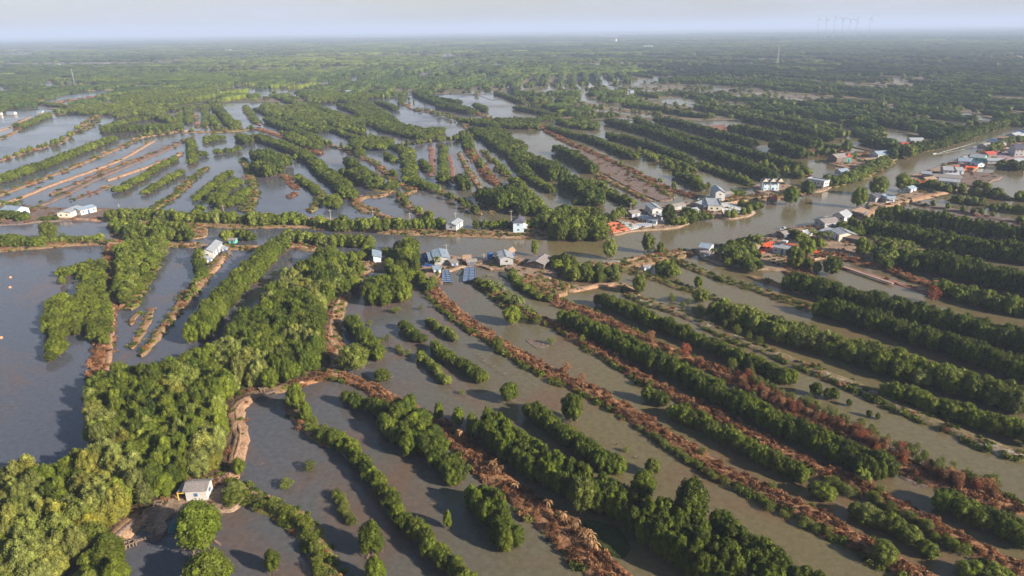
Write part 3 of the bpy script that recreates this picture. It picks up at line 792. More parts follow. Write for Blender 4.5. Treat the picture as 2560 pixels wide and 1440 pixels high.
lone('dark bushy tree in the ponds beyond the mud plot', MG, 0.28, 8, 8, 2115, 382)
lone('olive coloured round tree at the end of the hedges', BL, 0.5, 8, 9, 2270, 397)
# rows right of the near track
row('mangrove in the short stout row beside the dirt track pond', MG, 0.42, 0.08, 4.8, 5.0, 3.4, [(878,800),(900,832),(928,862),(948,890)])
row('small mangrove in the low row left of the pale bushes', MG, 0.32, 0.06, 3.6, 3.4, 2.8, [(1008,808),(1032,832),(1060,852)])
row('pale low tree in the short row above the middle pond', BL, 0.66, 0.06, 3.2, 3.8, 2.8, [(1070,800),(1100,818),(1130,835),(1145,850)])
row('mangrove in the thin row ending in the middle pond', MG, 0.45, 0.08, 3.6, 4.0, 3.0, [(1085,862),(1115,888),(1150,908),(1180,925),(1208,948)])
row('small pale mangrove in the broken line beside the thin row', BL, 0.62, 0.06, 3.0, 2.4, 2.6, [(1048,888),(1070,905),(1095,925),(1118,955)])
row('mangrove of the pair in the pond right of the pale leaning tree', MG, 0.45, 0.05, 3.6, 2.4, 3.4, [(943,932),(968,948)])
wood('upright mangrove in the dense clump standing in the pond near the village', MG, 0.40, 0.06, 8.5, 4.4, [(915,715),(925,697),(966,692),(972,730),(955,750),(920,748)], z=0)
wood('upright mangrove in the second dense clump near the blue pens', MG, 0.42, 0.06, 8.5, 4.4, [(980,674),(1008,668),(1018,700),(1010,735),(985,738)], z=0)
row('mangrove in the winding row through the nearest ponds', MG, 0.45, 0.09, 4.4, 4.2, 3.4, [(800,1085),(850,1100),(890,1135),(935,1190),(960,1225),(990,1275),(1030,1315),(1075,1365),(1120,1405),(1190,1460)])
row('low mangrove bush at the start of the winding row', BL, 0.6, 0.08, 1.9, 2.2, 2.2, [(775,1062),(800,1085)])
row('mangrove in the stout row below the brown bank bend', MG, 0.40, 0.09, 4.8, 4.6, 3.6, [(870,992),(920,1010),(970,1035)])
wood('mangrove in the thick clump ending the stout row below the brown bank bend', MG, 0.36, 0.08, 7.0, 4.0, [(965,1020),(1010,1005),(1060,1040),(1100,1085),(1095,1130),(1050,1130),(1000,1100),(965,1060)], z=0)
row('mangrove in the narrow end of the stout row by the burnt bank', MG, 0.36, 0.07, 5.4, 5.2, 3.8, [(1085,1130),(1120,1165),(1140,1195)])
row('mangrove in the block hedge ending in stilt roots at the bottom', MG, 0.34, 0.06, 6.2, 6.4, 3.6, [(1195,1230),(1225,1265),(1255,1310),(1285,1365)])
row('mangrove in the broad dark row between the burnt bank and wide pond', MG, 0.34, 0.08, 6.8, 9.0, 3.8, [(1205,1055),(1260,1095),(1310,1135),(1370,1165),(1440,1200),(1510,1235),(1590,1272)])
row('mangrove in the narrow row right of the broad dark row', MG, 0.33, 0.07, 5.0, 4.6, 3.4, [(1330,1025),(1380,1060),(1440,1105),(1500,1145),(1555,1170)])
row('mangrove in the heavy hedge at the bottom edge', MG, 0.34, 0.07, 7.6, 11.0, 3.8, [(1612,1288),(1640,1310),(1700,1345),(1770,1385),(1850,1430),(1950,1480)])
row('mangrove in the thin hedge beside the heavy bottom hedge', MG, 0.34, 0.07, 5.6, 4.6, 3.4, [(1790,1300),(1850,1345),(1920,1392),(2000,1440),(2080,1480)])
row('mangrove in the light green row between two burnt banks', MG, 0.48, 0.08, 4.6, 4.4, 3.4, [(1625,985),(1665,1005)])
row('mangrove in the light green row between two burnt banks', MG, 0.48, 0.08, 4.6, 4.6, 3.4, [(1690,1025),(1750,1055),(1805,1080),(1860,1112),(1905,1135),(1960,1165),(2018,1192)])
row('mangrove in the broken bushy row at the lower right', BL, 0.58, 0.08, 4.0, 4.8, 3.4, [(2048,1222),(2095,1245)])
row('mangrove in the broken bushy row at the lower right', BL, 0.58, 0.08, 4.0, 4.4, 3.4, [(2125,1265),(2160,1285),(2205,1300),(2250,1325),(2290,1345),(2345,1375)])
row('mangrove in the bottom right corner bushes', BL, 0.52, 0.08, 3.6, 4.6, 3.2, [(2430,1425),(2480,1440),(2540,1450)])
row('mangrove in the dark row at the right edge above the corner', MG, 0.36, 0.07, 5.0, 6.0, 3.6, [(2350,1240),(2400,1262),(2450,1285),(2510,1312),(2590,1345)])
row('mangrove in the long straight dark hedge crossing the right ponds', MG, 0.34, 0.06, 6.0, 6.4, 3.6, [(1415,792),(1490,825),(1580,870),(1660,910),(1730,945),(1800,985),(1880,1020),(1960,1062),(2030,1092),(2110,1130),(2180,1160),(2235,1180)])
row('mangrove in the second straight hedge beyond the red bushes', MG, 0.38, 0.06, 5.4, 5.0, 3.4, [(1500,745),(1560,768),(1630,800),(1700,828),(1780,860),(1830,882),(1885,908),(1940,930),(1985,950)])
row('mangrove in the mixed pale hedge behind the salt stained bank', BL, 0.60, 0.14, 7.0, 9.0, 4.2, [(1790,765),(1840,785),(1900,805),(1980,832),(2050,850),(2130,868),(2210,898),(2300,925),(2400,955),(2480,975),(2580,1010)])
row('mangrove in the yellowish hedge above the lowest white bank', MG, 0.50, 0.10, 5.4, 6.0, 4.0, [(2225,968),(2290,990),(2350,1012),(2420,1035),(2500,1062),(2590,1090)])
row('mangrove in the dark hedge starting in the right pond', MG, 0.30, 0.06, 7.0, 8.0, 4.0, [(2045,765),(2110,778),(2180,798),(2260,822),(2340,848),(2420,875),(2500,902),(2600,940)])
row('mangrove in the dark hedge right of the village ponds', MG, 0.29, 0.06, 7.2, 8.5, 4.2, [(1975,700),(2050,718),(2130,740),(2210,760),(2290,782),(2370,802),(2450,822),(2600,865)])
row('mangrove in the tall dark hedge at the right edge', MG, 0.28, 0.06, 9.0, 13, 4.6, [(2310,645),(2390,665),(2470,685),(2600,715)])
row('mangrove in the mixed row below the tall dark hedge', BL, 0.42, 0.12, 6.0, 9, 4.4, [(2345,712),(2420,735),(2500,755),(2600,780)])
row('mangrove in the middle dark hedge behind the banana plants', MG, 0.32, 0.08, 8.5, 12, 4.6, [(2165,562),(2240,578),(2320,595),(2400,608),(2480,620),(2600,640)])
row('mangrove in the farthest dark hedge on the right bank', MG, 0.30, 0.06, 8.5, 9, 4.4, [(2200,535),(2280,542),(2370,555),(2460,570),(2600,590)])
wood('leafy tree between the red tray rafts and the pond', BL, 0.45, 0.12, 6, 4.6, [(1800,625),(1840,605),(1890,598),(1905,620),(1890,645),(1910,660),(1880,668),(1830,655),(1800,645)], dens=0.8)
wood('tree around the houses on the right bank', BL, 0.45, 0.12, 6.5, 5.0, [(2105,560),(2140,550),(2150,575),(2130,590),(2105,580)], dens=0.9)
wood('tree behind the banana plants right of the village', BL, 0.42, 0.14, 6, 5, [(2180,610),(2260,620),(2300,640),(2290,665),(2230,665),(2180,640)], dens=0.55)
row(None, BL, 0.5, 0.1, 5, 6, 4, [(2018,660),(2050,670)])
lone('round tree standing beside the white and blue house', BL, 0.5, 7, 7, 1985, 672)
lone('yellow green tree right of the white and blue house', BL, 0.55, 6.5, 6, 2015, 642)
row(None, BL, 0.5, 0.1, 5, 4, 4.4, [(1965,580),(2000,590),(2060,610)])
lone('dark reddish tree leaning over the pond of red mud', BL, 0.35, 6, 6.5, 2078, 688)
lone('round tree on the brown bank before the right hedges', BL, 0.5, 6, 6, 2155, 640)
# along the river
wood('leafy tree in the clump on the bank right of the dark shed', BL, 0.48, 0.1, 6.5, 4.6, [(1385,650),(1410,640),(1450,660),(1480,670),(1545,670),(1555,690),(1500,695),(1420,690)], dens=0.75)
wood('tree on the grassy bank left of the three pond banks', BL, 0.48, 0.1, 5.5, 4.4, [(1630,655),(1680,655),(1695,685),(1640,680)], dens=0.9)
wood(None, BL, 0.50, 0.12, 7.0, 4.8, [(850,650),(880,640),(895,670),(880,720),(850,740),(825,720)], dens=0.9)
wood(None, BL, 0.52, 0.12, 6.0, 4.8, [(895,640),(930,600),(935,640),(925,655)], dens=0.8)
wood('tall leafy tree between the narrow house and the blue pens', BL, 0.50, 0.08, 9.5, 5.4, [(1000,610),(1035,605),(1045,660),(1030,670),(1000,650)], dens=0.9)
wood(None, BL, 0.45, 0.12, 5.5, 4.6, [(965,625),(1000,620),(1010,660),(1040,670),(1060,700),(1030,700),(970,670)], dens=0.6)
wood(None, BL, 0.50, 0.1, 4.5, 4.0, [(1045,700),(1085,695),(1085,720),(1060,725)], dens=1)
row(None, BL, 0.55, 0.1, 6, 8, 4.6, [(715,588),(760,592),(820,600),(870,600),(930,605)])
row(None, BL, 0.50, 0.12, 3.5, 3, 3.4, [(1190,700),(1215,712),(1250,735),(1290,770),(1310,790)], dens=0.6)
row(None, BL, 0.45, 0.12, 3.0, 3, 3.4, [(1280,680),(1295,705),(1340,735),(1380,745)], dens=0.9)
row(None, BL, 0.50, 0.12, 6.5, 8, 5.0, [(825,562),(880,564),(930,556),(1000,560),(1060,558),(1110,558)], dens=0.9)
row(None, BL, 0.50, 0.12, 7.0, 9, 5.0, [(280,538),(360,538),(440,540),(520,543),(590,545)])
row(None, BL, 0.52, 0.12, 7.0, 8, 5.0, [(605,545),(680,548),(760,548)], dens=0.9)
wood(None, BL, 0.45, 0.12, 7.0, 5.0, [(285,560),(400,562),(480,575),(478,592),(400,588),(300,590)], dens=0.9)
row(None, BL, 0.52, 0.1, 6, 5, 4.6, [(560,590),(600,582),(622,592)])
row(None, MG, 0.40, 0.06, 5.5, 9, 4.4, [(-40,600),(30,602),(105,604)])
lone('tall airy tree on the bank over the left canal', BL, 0.6, 8.0, 7, 128, 606)
row(None, BL, 0.5, 0.1, 3.5, 6, 3.6, [(140,600),(200,598),(260,592)])
row(None, MG, 0.30, 0.1, 5, 8, 4.6, [(-30,535),(40,538),(60,545)])
row(None, MG, 0.35, 0.1, 3.5, 4, 3.6, [(105,545),(145,545)])
wood(None, BL, 0.48, 0.10, 6, 4.4, [(300,620),(400,595),(415,620),(380,670),(350,720),(325,745),(310,770),(300,735),(290,710),(293,650)], z=0.5)
wood('low mangrove in the broad clump spreading across the left pond', MG, 0.50, 0.05, 4.4, 3.6, [(205,660),(262,650),(265,740),(275,790),(262,850),(242,848),(205,830),(170,820),(152,840),(146,880),(120,900),(118,860),(115,790),(135,745),(200,740)], z=0)
row('low mangrove in the little islet of the left pond', MG, 0.48, 0.05, 3.6, 7.0, 3.4, [(150,684),(175,675),(198,672)])
lone('small mangrove just below the islet of the left pond', MG, 0.50, 2.8, 2.8, 158, 712)
row(None, MG, 0.3, 0.1, 4.0, 3, 3.6, [(495,640),(500,670),(512,690)])
wood('tall leafy tree in the big waterside clump right of the two storey blue house', BL, 0.46, 0.07, 10.0, 5.6, [(1375,555),(1430,545),(1480,535),(1515,555),(1510,580),(1440,582),(1385,580)], z=0)
row(None, BL, 0.45, 0.1, 5, 6, 4.6, [(1190,560),(1215,562),(1330,560),(1360,568)])
row(None, BL, 0.45, 0.1, 5.5, 7, 4.6, [(1340,550),(1400,540),(1510,545),(1560,530)])
row(None, BL, 0.45, 0.1, 5, 6, 4.6, [(1690,555),(1735,545),(1760,540)])
row(None, BL, 0.45, 0.1, 5, 8, 4.6, [(1720,525),(1730,535)])
row(None, BL, 0.45, 0.1, 4.5, 8, 5, [(1850,508),(1880,515),(1905,515)])
row(None, BL, 0.45, 0.1, 4.5, 8, 5, [(1820,485),(1850,480)])
row(None, BL, 0.45, 0.1, 7, 10, 6, [(2065,452),(2110,448),(2150,430),(2190,410),(2220,398)])
row(None, MG, 0.25, 0.08, 9, 9, 6, [(2225,384),(2290,369),(2360,355),(2430,332),(2500,309),(2580,288)])
row(None, BL, 0.4, 0.1, 7, 8, 6, [(2480,370),(2510,355),(2560,345)], dens=0.5)
row(None, MG, 0.28, 0.08, 7, 14, 6, [(2500,410),(2560,415)])
row(None, BL, 0.45, 0.1, 4.5, 6, 5, [(2295,455),(2340,468),(2390,475)])
row(None, BL, 0.4, 0.1, 6, 6, 6, [(2440,460),(2470,466)])
row(None, BL, 0.42, 0.1, 4.5, 5, 5, [(2485,515),(2530,520)])
# hedged rows and clumps farther off
FAR_ROWS = [
 (0.34,6,9,[(1372,318),(1430,335),(1490,350),(1545,372),(1590,392)]),(0.26,8,10,[(1520,302),(1580,316),(1650,335),(1730,362),(1800,388),(1870,415),(1935,442)]),
 (0.28,7,9,[(1520,338),(1580,350),(1640,368),(1720,402)]),(0.27,8,9,[(1590,302),(1655,325),(1725,346)]),(0.28,8,9,[(1640,298),(1700,308),(1755,322),(1818,340)]),
 (0.27,8,9,[(1822,342),(1858,350),(1888,360)]),(0.30,7,9,[(1730,346),(1800,362),(1870,380),(1940,400),(2015,422)]),(0.26,9,14,[(1828,322),(1900,330),(1970,342),(2045,360)]),
 (0.30,8,9,[(1858,295),(1930,306),(2000,322),(2080,345)]),(0.25,9,10,[(1930,360),(1970,370),(2010,385)]),(0.32,7,10,[(1835,278),(1930,292),(2020,310),(2100,332)]),
 (0.26,9,10,[(2122,304),(2160,314),(2200,326)]),(0.28,8,8,[(1392,372),(1440,393),(1488,425)]),(0.27,9,15,[(1335,405),(1375,418),(1400,440)]),(0.27,9,14,[(1420,450),(1460,470),(1488,500)]),
 (0.25,10,24,[(1228,482),(1255,492),(1285,505)]),(0.32,6,7,[(1690,432),(1730,450),(1758,468)]),(0.42,4,5,[(1610,380),(1680,402),(1740,425)]),(0.42,4,5,[(1730,408),(1800,430),(1870,455)]),
 (0.32,7,11,[(668,298),(725,320),(795,350)]),(0.30,8,15,[(728,300),(770,308),(812,322)]),(0.28,10,17,[(650,385),(680,400),(712,405)]),(0.28,10,17,[(645,415),(690,425)]),
 (0.36,6,11,[(640,340),(700,360),(770,392),(810,428),(850,456),(872,488)]),(0.30,8,9,[(872,402),(898,428),(915,455)]),(0.50,6,9,[(832,492),(832,512)]),
 (0.44,5,10,[(535,505),(560,475),(598,450)]),(0.44,5,9,[(548,512),(590,500),(608,475)]),(0.46,4.5,5.5,[(488,495),(530,462),(575,430)]),(0.46,4,5.5,[(362,480),(400,458),(458,425)]),
 (0.46,4.5,7,[(292,475),(340,450),(395,418),(445,392)]),(0.44,6,11,[(-20,452),(50,430),(130,402),(200,375),(280,345)]),(0.44,6,9,[(50,315),(85,302),(120,287)]),
 (0.42,6,12,[(255,322),(330,300),(420,290)]),(0.36,8,18,[(260,325),(350,320),(430,318)]),(0.42,7,14,[(290,290),(360,282),(430,300)]),
 (0.36,8,11,[(540,268),(562,290),(583,312)]),(0.46,3,4,[(450,280),(446,322)]),(0.44,5,5,[(470,268),(470,305)]),(0.46,3,4,[(513,265),(516,315)]),(0.42,6,6,[(530,290),(545,315)]),
 (0.44,3,4,[(612,265),(640,305)]),(0.38,6,12,[(640,272),(662,276)]),(0.40,5,8,[(510,345),(545,338)]),(0.40,5,8,[(515,352),(560,342)]),(0.36,7,12,[(600,340),(618,352)]),(0.40,5,8,[(535,380),(580,375),(598,372)]),(0.36,5,10,[(495,385),(518,384)]),
 (0.44,5,5,[(475,350),(480,405)]) ,(0.44,7,22,[(290,247),(400,237),(530,225)]),(0.42,6,12,[(70,252),(200,268),(350,268),(520,250)]),(0.42,6,10,[(330,262),(420,272),(540,262)]),
 (0.40,6,14,[(700,242),(760,265),(830,298),(870,305)]),(0.38,6,12,[(780,262),(850,288),(920,308)]),(0.38,6,12,[(850,262),(930,290),(1000,322),(1110,325)]),(0.30,7,12,[(1050,240),(1120,262),(1180,276)]),
 (0.30,6,10,[(1190,262),(1215,275)]),(0.42,5,8,[(820,318),(880,340),(960,360),(1010,370)]),(0.42,5,10,[(1010,375),(1020,410),(1035,450),(1080,468)]),(0.38,5,7,[(1050,400),(1075,425)]),
 (0.30,7,8,[(1145,445),(1165,465)]),(0.34,6,8,[(1100,440),(1115,448)]),(0.36,6,14,[(1185,322),(1230,348),(1280,378),(1330,400)]),(0.40,5,8,[(1275,360),(1300,415),(1340,450),(1385,475)]),
 (0.40,6,9,[(1285,450),(1320,488),(1365,535)]),(0.30,8,12,[(1300,508),(1320,525)]),(0.34,6,10,[(1160,330),(1175,365)]),(0.42,4,6,[(960,385),(990,400)]),(0.40,5,8,[(920,430),(950,450)]),
 (0.36,6,10,[(1200,300),(1240,310)]),(0.44,3,4,[(1108,365),(1108,440)]),(0.30,7,10,[(1480,222),(1520,235),(1560,238)]),(0.32,6,10,[(1320,265),(1385,262)]),(0.36,6,12,[(1440,300),(1480,290),(1540,285)]),
 (0.32,7,10,[(1340,300),(1380,290)]),(0.34,7,10,[(1560,262),(1640,270),(1720,285),(1780,290)]),(0.30,7,14,[(1620,238),(1700,232),(1760,245)]),(0.40,4,6,[(2030,385),(2090,378)]),
 (0.30,7,10,[(2155,350),(2210,360),(2250,372)]),(0.40,4,8,[(2060,362),(2110,370)]),(0.30,8,14,[(2290,315),(2340,322)]),(0.42,5,8,[(2000,420),(2020,430)]),(0.36,5,8,[(1900,335),(1950,350)]),
 (0.42,4,6,[(745,442),(780,465),(800,482)]) ,(0.42,5,7,[(940,462),(975,468),(985,450)]),(0.44,4,6,[(720,240),(745,245)]),(0.30,6,8,[(1390,530),(1425,520)]),
 (0.42,4,6,[(1440,505),(1500,475),(1560,500)]),(0.40,5,6,[(500,520),(520,518)]),(0.36,5,8,[(880,352),(905,385)])]
for tn, h, w, px in FAR_ROWS:
    d = np.hypot(*P(*px[0]))
    row(None, MG if tn < 0.4 else BL, tn, 0.07, h, w, 4.2 + d * 0.0035, px)

for tn, h, cd, px in [(0.40,7,6,[(290,262),(320,228),(420,215),(540,203),(548,232),(500,246),(400,255)]),(0.38,7,6,[(-30,262),(60,240),(180,218),(172,228),(110,243),(30,268),(-30,285)]),(0.42,6,6,[(700,268),(760,258),(812,292),(815,325),(780,328),(715,305)]),
    (0.38,6,6,[(862,254),(900,246),(965,282),(1005,312),(1060,325),(1110,328),(1060,345),(960,325),(900,295)]),(0.40,6,6,[(812,285),(855,288),(905,308),(912,335),(860,325),(815,305)]),(0.42,6,6,[(760,238),(900,234),(960,240),(880,250),(790,256)]),
    (0.42,5.5,6,[(130,278),(200,268),(360,268),(420,270),(410,280),(250,284)]),(0.34,6.5,6,[(1200,325),(1240,318),(1270,340),(1320,380),(1340,400),(1290,395),(1230,360)]),(0.42,5,5.5,[(1390,300),(1440,298),(1490,310),(1500,322),(1420,315)]),
    (0.40,6,6,[(700,300),(660,280),(655,262),(700,262)]),(0.42,5,5,[(880,352),(930,340),(985,352),(960,372),(900,366)]),(0.36,6,5.5,[(1270,360),(1305,395),(1330,440),(1310,440),(1270,385)]),(0.45,5,5,[(1005,370),(1030,372),(1040,430),(1015,440)]),
    (0.40,5,5,[(700,330),(750,338),(810,360),(790,372),(730,352)]),(0.36,6,5.5,[(1230,298),(1330,300),(1350,318),(1260,316)])]:
    wood(None, MG if tn < 0.4 else BL, tn, 0.09, h, cd, px, dens=0.85, z=0.3)
# trees and bushes that line the banks of the middle distance
for px, n, hh in [([(790,350),(875,378),(950,416),(1030,470)],16,3.5),([(820,318),(920,355),(975,365),(1160,345),(1240,330)],30,3.5),([(700,385),(830,430),(985,470)],26,4),([(1362,322),(1480,380),(1580,425),(1742,492)],14,2.5),([(1590,378),(1700,428),(1770,468)],26,3.5),([(1700,395),(1830,442),(1885,465)],24,3.2),
    ([(1480,458),(1530,482),(1580,515)],26,3.2),([(1900,410),(1960,430),(2000,445)],14,3.5),([(1870,385),(1940,410),(2020,440)],14,3.5),([(1980,378),(2050,385),(2120,395)],16,4),([(-20,352),(75,300),(140,285),(290,285)],16,3),([(110,365),(150,355),(190,325),(250,280)],18,3.5),([(330,345),(440,330),(640,320)],20,3.2),
    ([(545,265),(570,295),(600,320)],14,4),([(1165,360),(1225,445)],14,3),([(1205,375),(1270,440)],14,3.6),([(1095,478),(1200,535)],14,3),([(1000,490),(1012,505),(1080,545)],12,3.2),([(0,400),(110,365)],14,3),([(850,250),(1000,245),(1090,282),(1165,320)],24,3.5),([(1040,270),(1150,300),(1360,322)],30,3.5),([(1190,280),(1290,318)],12,3.5),
    ([(620,560),(760,560),(830,566),(960,576)],20,4.5),([(1740,545),(1800,545),(1880,528)],10,3),([(2275,504),(2382,522),(2570,555)],10,2.4),([(2280,462),(2453,486),(2570,500)],34,3.5),([(2376,501),(2476,513),(2570,534)],20,3),([(1440,262),(1580,280),(1690,290)],22,3.5),([(1430,275),(1600,296)],14,3)]:
    a_, _ = smooth_line(np.array(px, float), 1.0)
    for i in range(n):
        p_ = a_[int(random.random() * (len(a_) - 1))]; c_ = P(p_[0] + random.uniform(-5, 5), p_[1] + random.uniform(-1.5, 1.5), 1.0)
        h_ = hh * random.uniform(0.6, 1.3); add_tree(BL, c_[0], c_[1], h_, h_ * random.uniform(0.42, 0.7), random.uniform(0.35, 0.65), None, 0.4)

for tn, h, w, px in [(0.26,8,10,[(1035,232),(1065,242)]),(0.26,8,10,[(1065,244),(1110,250),(1152,257)]),(0.28,7,9,[(1090,264),(1140,272),(1182,280)]),(0.28,7,9,[(850,250),(900,262),(940,270)]),(0.30,6,9,[(893,244),(925,262),(960,290),(990,312)]),
    (0.30,6,9,[(940,255),(970,262),(990,272)]),(0.36,6,9,[(1240,232),(1280,244),(1310,256)]),(0.36,6,9,[(1330,258),(1360,262),(1390,270)]),(0.34,6,9,[(1150,300),(1230,312),(1240,318)]),(0.36,6,8,[(1290,268),(1350,280),(1400,290)]),(0.36,5,8,[(1000,258),(1010,240)])]:
    row(None, MG, tn, 0.07, h, w, 6.0, px)
# ------------------------------------------------------------------ the far plain beyond the ponds
FARZONE = [(-1500,330),(-300,295),(0,272),(90,272),(200,276),(330,280),(420,270),(520,258),(690,256),(860,256),(960,244),(1060,236),(1140,236),(1200,240),(1290,246),(1350,262),(1400,276),(1412,300),(1560,302),(1700,304),(1860,300),(2000,318),(2080,345),(2180,368),(2240,372),(2400,345),(2560,308),(2900,290),(3900,290)]
PONDS = [
 [(-80,240),(-10,228),(28,224),(10,214),(-60,205)], [(78,268),(92,256),(115,250),(150,240),(195,229),(300,223),(262,240),(165,260),(160,266),(85,274)], [(95,207),(112,203),(142,214),(112,216)], [(165,200),(182,203),(192,208),(185,214),(168,208)],
 [(538,217),(566,224),(560,232),(548,240),(536,240)], [(603,236),(640,219),(652,220),(626,240)], [(636,238),(662,221),(702,222),(708,232),(680,237)], [(700,222),(735,228),(752,236),(722,240)],
 [(864,198),(885,186),(904,200),(880,202)], [(800,168),(830,170),(806,173)], [(560,190),(620,190),(632,194),(580,193)],
 [(1355,214),(1380,226),(1402,252),(1380,260),(1358,242)], [(1434,233),(1452,231),(1502,252),(1490,258),(1445,251)], [(1428,246),(1440,247),(1434,256)], [(1195,238),(1240,236),(1262,246),(1230,250)], [(1160,233),(1180,228),(1230,229),(1260,232),(1200,235)], [(1290,252),(1310,244),(1335,262),(1320,268)],
 [(1505,219),(1580,208),(1592,201),(1650,192),(1690,188),(1680,194),(1610,206),(1592,213),(1545,219)], [(1555,226),(1574,224),(1598,233),(1570,237)],
 [(1628,252),(1660,245),(1700,244),(1770,251),(1745,259),(1715,263),(1680,261),(1650,256)], [(1762,210),(1800,217),(1832,227),(1805,227)],
 [(1436,263),(1510,271),(1600,283),(1705,294),(1690,298),(1600,292),(1500,279),(1440,268)], [(1515,257),(1560,262),(1622,273),(1610,279),(1555,269),(1515,264)], [(1380,262),(1405,298),(1398,312),(1376,308)],
 [(1480,288),(1600,298),(1560,300),(1490,294)],
 [(2010,138),(2060,138),(2060,141),(2015,142)], [(2345,97),(2370,96),(2368,99),(2345,100)],
 [(2450,137),(2475,128),(2480,129),(2462,138)], [(2515,136),(2535,128),(2560,126),(2560,131),(2530,138)],
 [(2410,233),(2480,236),(2545,241),(2545,244),(2470,241)], [(2385,276),(2440,286),(2508,300),(2495,307),(2430,297),(2388,283)],
 [(2470,264),(2552,281),(2548,287),(2470,271)], [(2060,293),(2075,294),(2125,318),(2104,318)], [(2268,285),(2335,295),(2408,308),(2400,315),(2330,307),(2275,292)],
 [(2205,316),(2232,321),(2285,338),(2345,352),(2300,360),(2262,357),(2202,341),(2196,328)], [(2095,338),(2120,334),(2175,358),(2150,370),(2110,362)], [(2340,312),(2370,318),(2365,324),(2335,318)], [(2200,262),(2240,266),(2236,269),(2200,266)]]
fz = [P(*p) for p in FARZONE]
fzw = [(x, y) for x, y in fz] + [(33000, 3000), (33000, 34000), (-33000, 34000), (-33000, 3000)]
BIG = 33000.0

m, nt, b, o = new_mat('seabed_mud')
c = ramp(nt, [(0.3, (0.07, 0.055, 0.04)), (0.7, (0.13, 0.1, 0.07))], noise(nt, 0.05, 4)); nt.links.new(c, b.inputs['Base Color']); b.inputs['Roughness'].default_value = 0.95
o = link('ground', mesh_np('ground', [(-BIG, -400, -1.2), (BIG, -400, -1.2), (BIG, BIG + 1000, -1.2), (-BIG, BIG + 1000, -1.2)], [(0, 1, 2, 3)], [m])); o['kind'] = 'structure'

# brackish water: murky body colour, painted bluer leftward for reflected sky, sky in its surface
m, nt, b, o = new_mat('brackish_water')
tc = nt.nodes.new('ShaderNodeTexCoord'); vec = tc.outputs['Object']
big = noise(nt, 0.006, 3, 0.5, vec); mid = noise(nt, 0.03, 5, 0.6, vec, 1.5)
sx = nt.nodes.new('ShaderNodeSeparateXYZ'); nt.links.new(vec, sx.inputs[0])
mr = nt.nodes.new('ShaderNodeMapRange'); mr.inputs[1].default_value = -75; mr.inputs[2].default_value = 15; nt.links.new(sx.outputs[0], mr.inputs[0])
fac = mathn(nt, 'ADD', mathn(nt, 'MULTIPLY', mr.outputs[0], 0.8), mathn(nt, 'MULTIPLY', mathn(nt, 'SUBTRACT', big, 0.5), 0.9), True)
base = mixc(nt, (0.066, 0.074, 0.100), (0.128, 0.106, 0.042), fac)  # left colour carries a sky reflection tint, right one is olive murk
sh = nt.nodes.new('ShaderNodeMapRange'); sh.inputs[1].default_value = 0.49; sh.inputs[2].default_value = 0.68; nt.links.new(mid, sh.inputs[0])
base = mixc(nt, base, (0.125, 0.072, 0.046), mathn(nt, 'MULTIPLY', sh.outputs[0], 0.65))
fine = noise(nt, 0.8, 6, 0.75, vec)
base = mixc(nt, base, ramp(nt, [(0.35, (0.8, 0.8, 0.8)), (0.7, (1.2, 1.2, 1.2))], fine), 1.0, 'MULTIPLY')
nt.links.new(base, b.inputs['Base Color'])
b.inputs['IOR'].default_value = 1.33; b.inputs['Specular IOR Level'].default_value = 0.5
rr = nt.nodes.new('ShaderNodeMapRange'); rr.inputs[1].default_value = 0.35; rr.inputs[2].default_value = 0.65; rr.inputs[3].default_value = 0.03; rr.inputs[4].default_value = 0.26
nt.links.new(noise(nt, 0.02, 3, 0.6, vec), rr.inputs[0]); nt.links.new(rr.outputs[0], b.inputs['Roughness'])
mp = nt.nodes.new('ShaderNodeMapping'); mp.inputs['Scale'].default_value = (1.0, 2.2, 1); mp.inputs['Rotation'].default_value = (0, 0, 0.5); nt.links.new(vec, mp.inputs[0])
rip = noise(nt, 1.4, 3, 0.6, mp.outputs[0])
bump(nt, rip, 0.16, 0.10, b)
WATER = m
fzl = [tuple(p) for p in fz]
o = link('water', mesh_np('water', [(-4000, -300, 0), (4000, -300, 0), (4000, 2500, 0), (-4000, 2500, 0)], [(0, 1, 2, 3)], [m])); o['kind'] = 'structure'

m, nt, b, o = new_mat('far_plain_soil')
n1 = noise(nt, 0.012, 6, 0.7); n2 = noise(nt, 0.08, 4, 0.7)
c = ramp(nt, [(0.3, (0.030, 0.036, 0.014)), (0.45, (0.06, 0.058, 0.025)), (0.55, (0.15, 0.10, 0.065)), (0.7, (0.07, 0.068, 0.028))], mathn(nt, 'ADD', mathn(nt, 'MULTIPLY', n1, 0.6), mathn(nt, 'MULTIPLY', n2, 0.4)))
nt.links.new(c, b.inputs['Base Color']); b.inputs['Roughness'].default_value = 1.0
tri = tessellate_polygon([[Vector((x, y, 0)) for x, y in fzw]])
o = link('far_plain', mesh_np('far_plain', [(x, y, 0.25) for x, y in fzw], [tuple(t) for t in tri], [m])); o['kind'] = 'structure'
def ccw(f, V):
    a = 0
    for i in range(len(f)):
        x0, y0 = V[f[i]][:2]; x1, y1 = V[f[(i + 1) % len(f)]][:2]; a += x0 * y1 - x1 * y0
    return f if a > 0 else f[::-1]
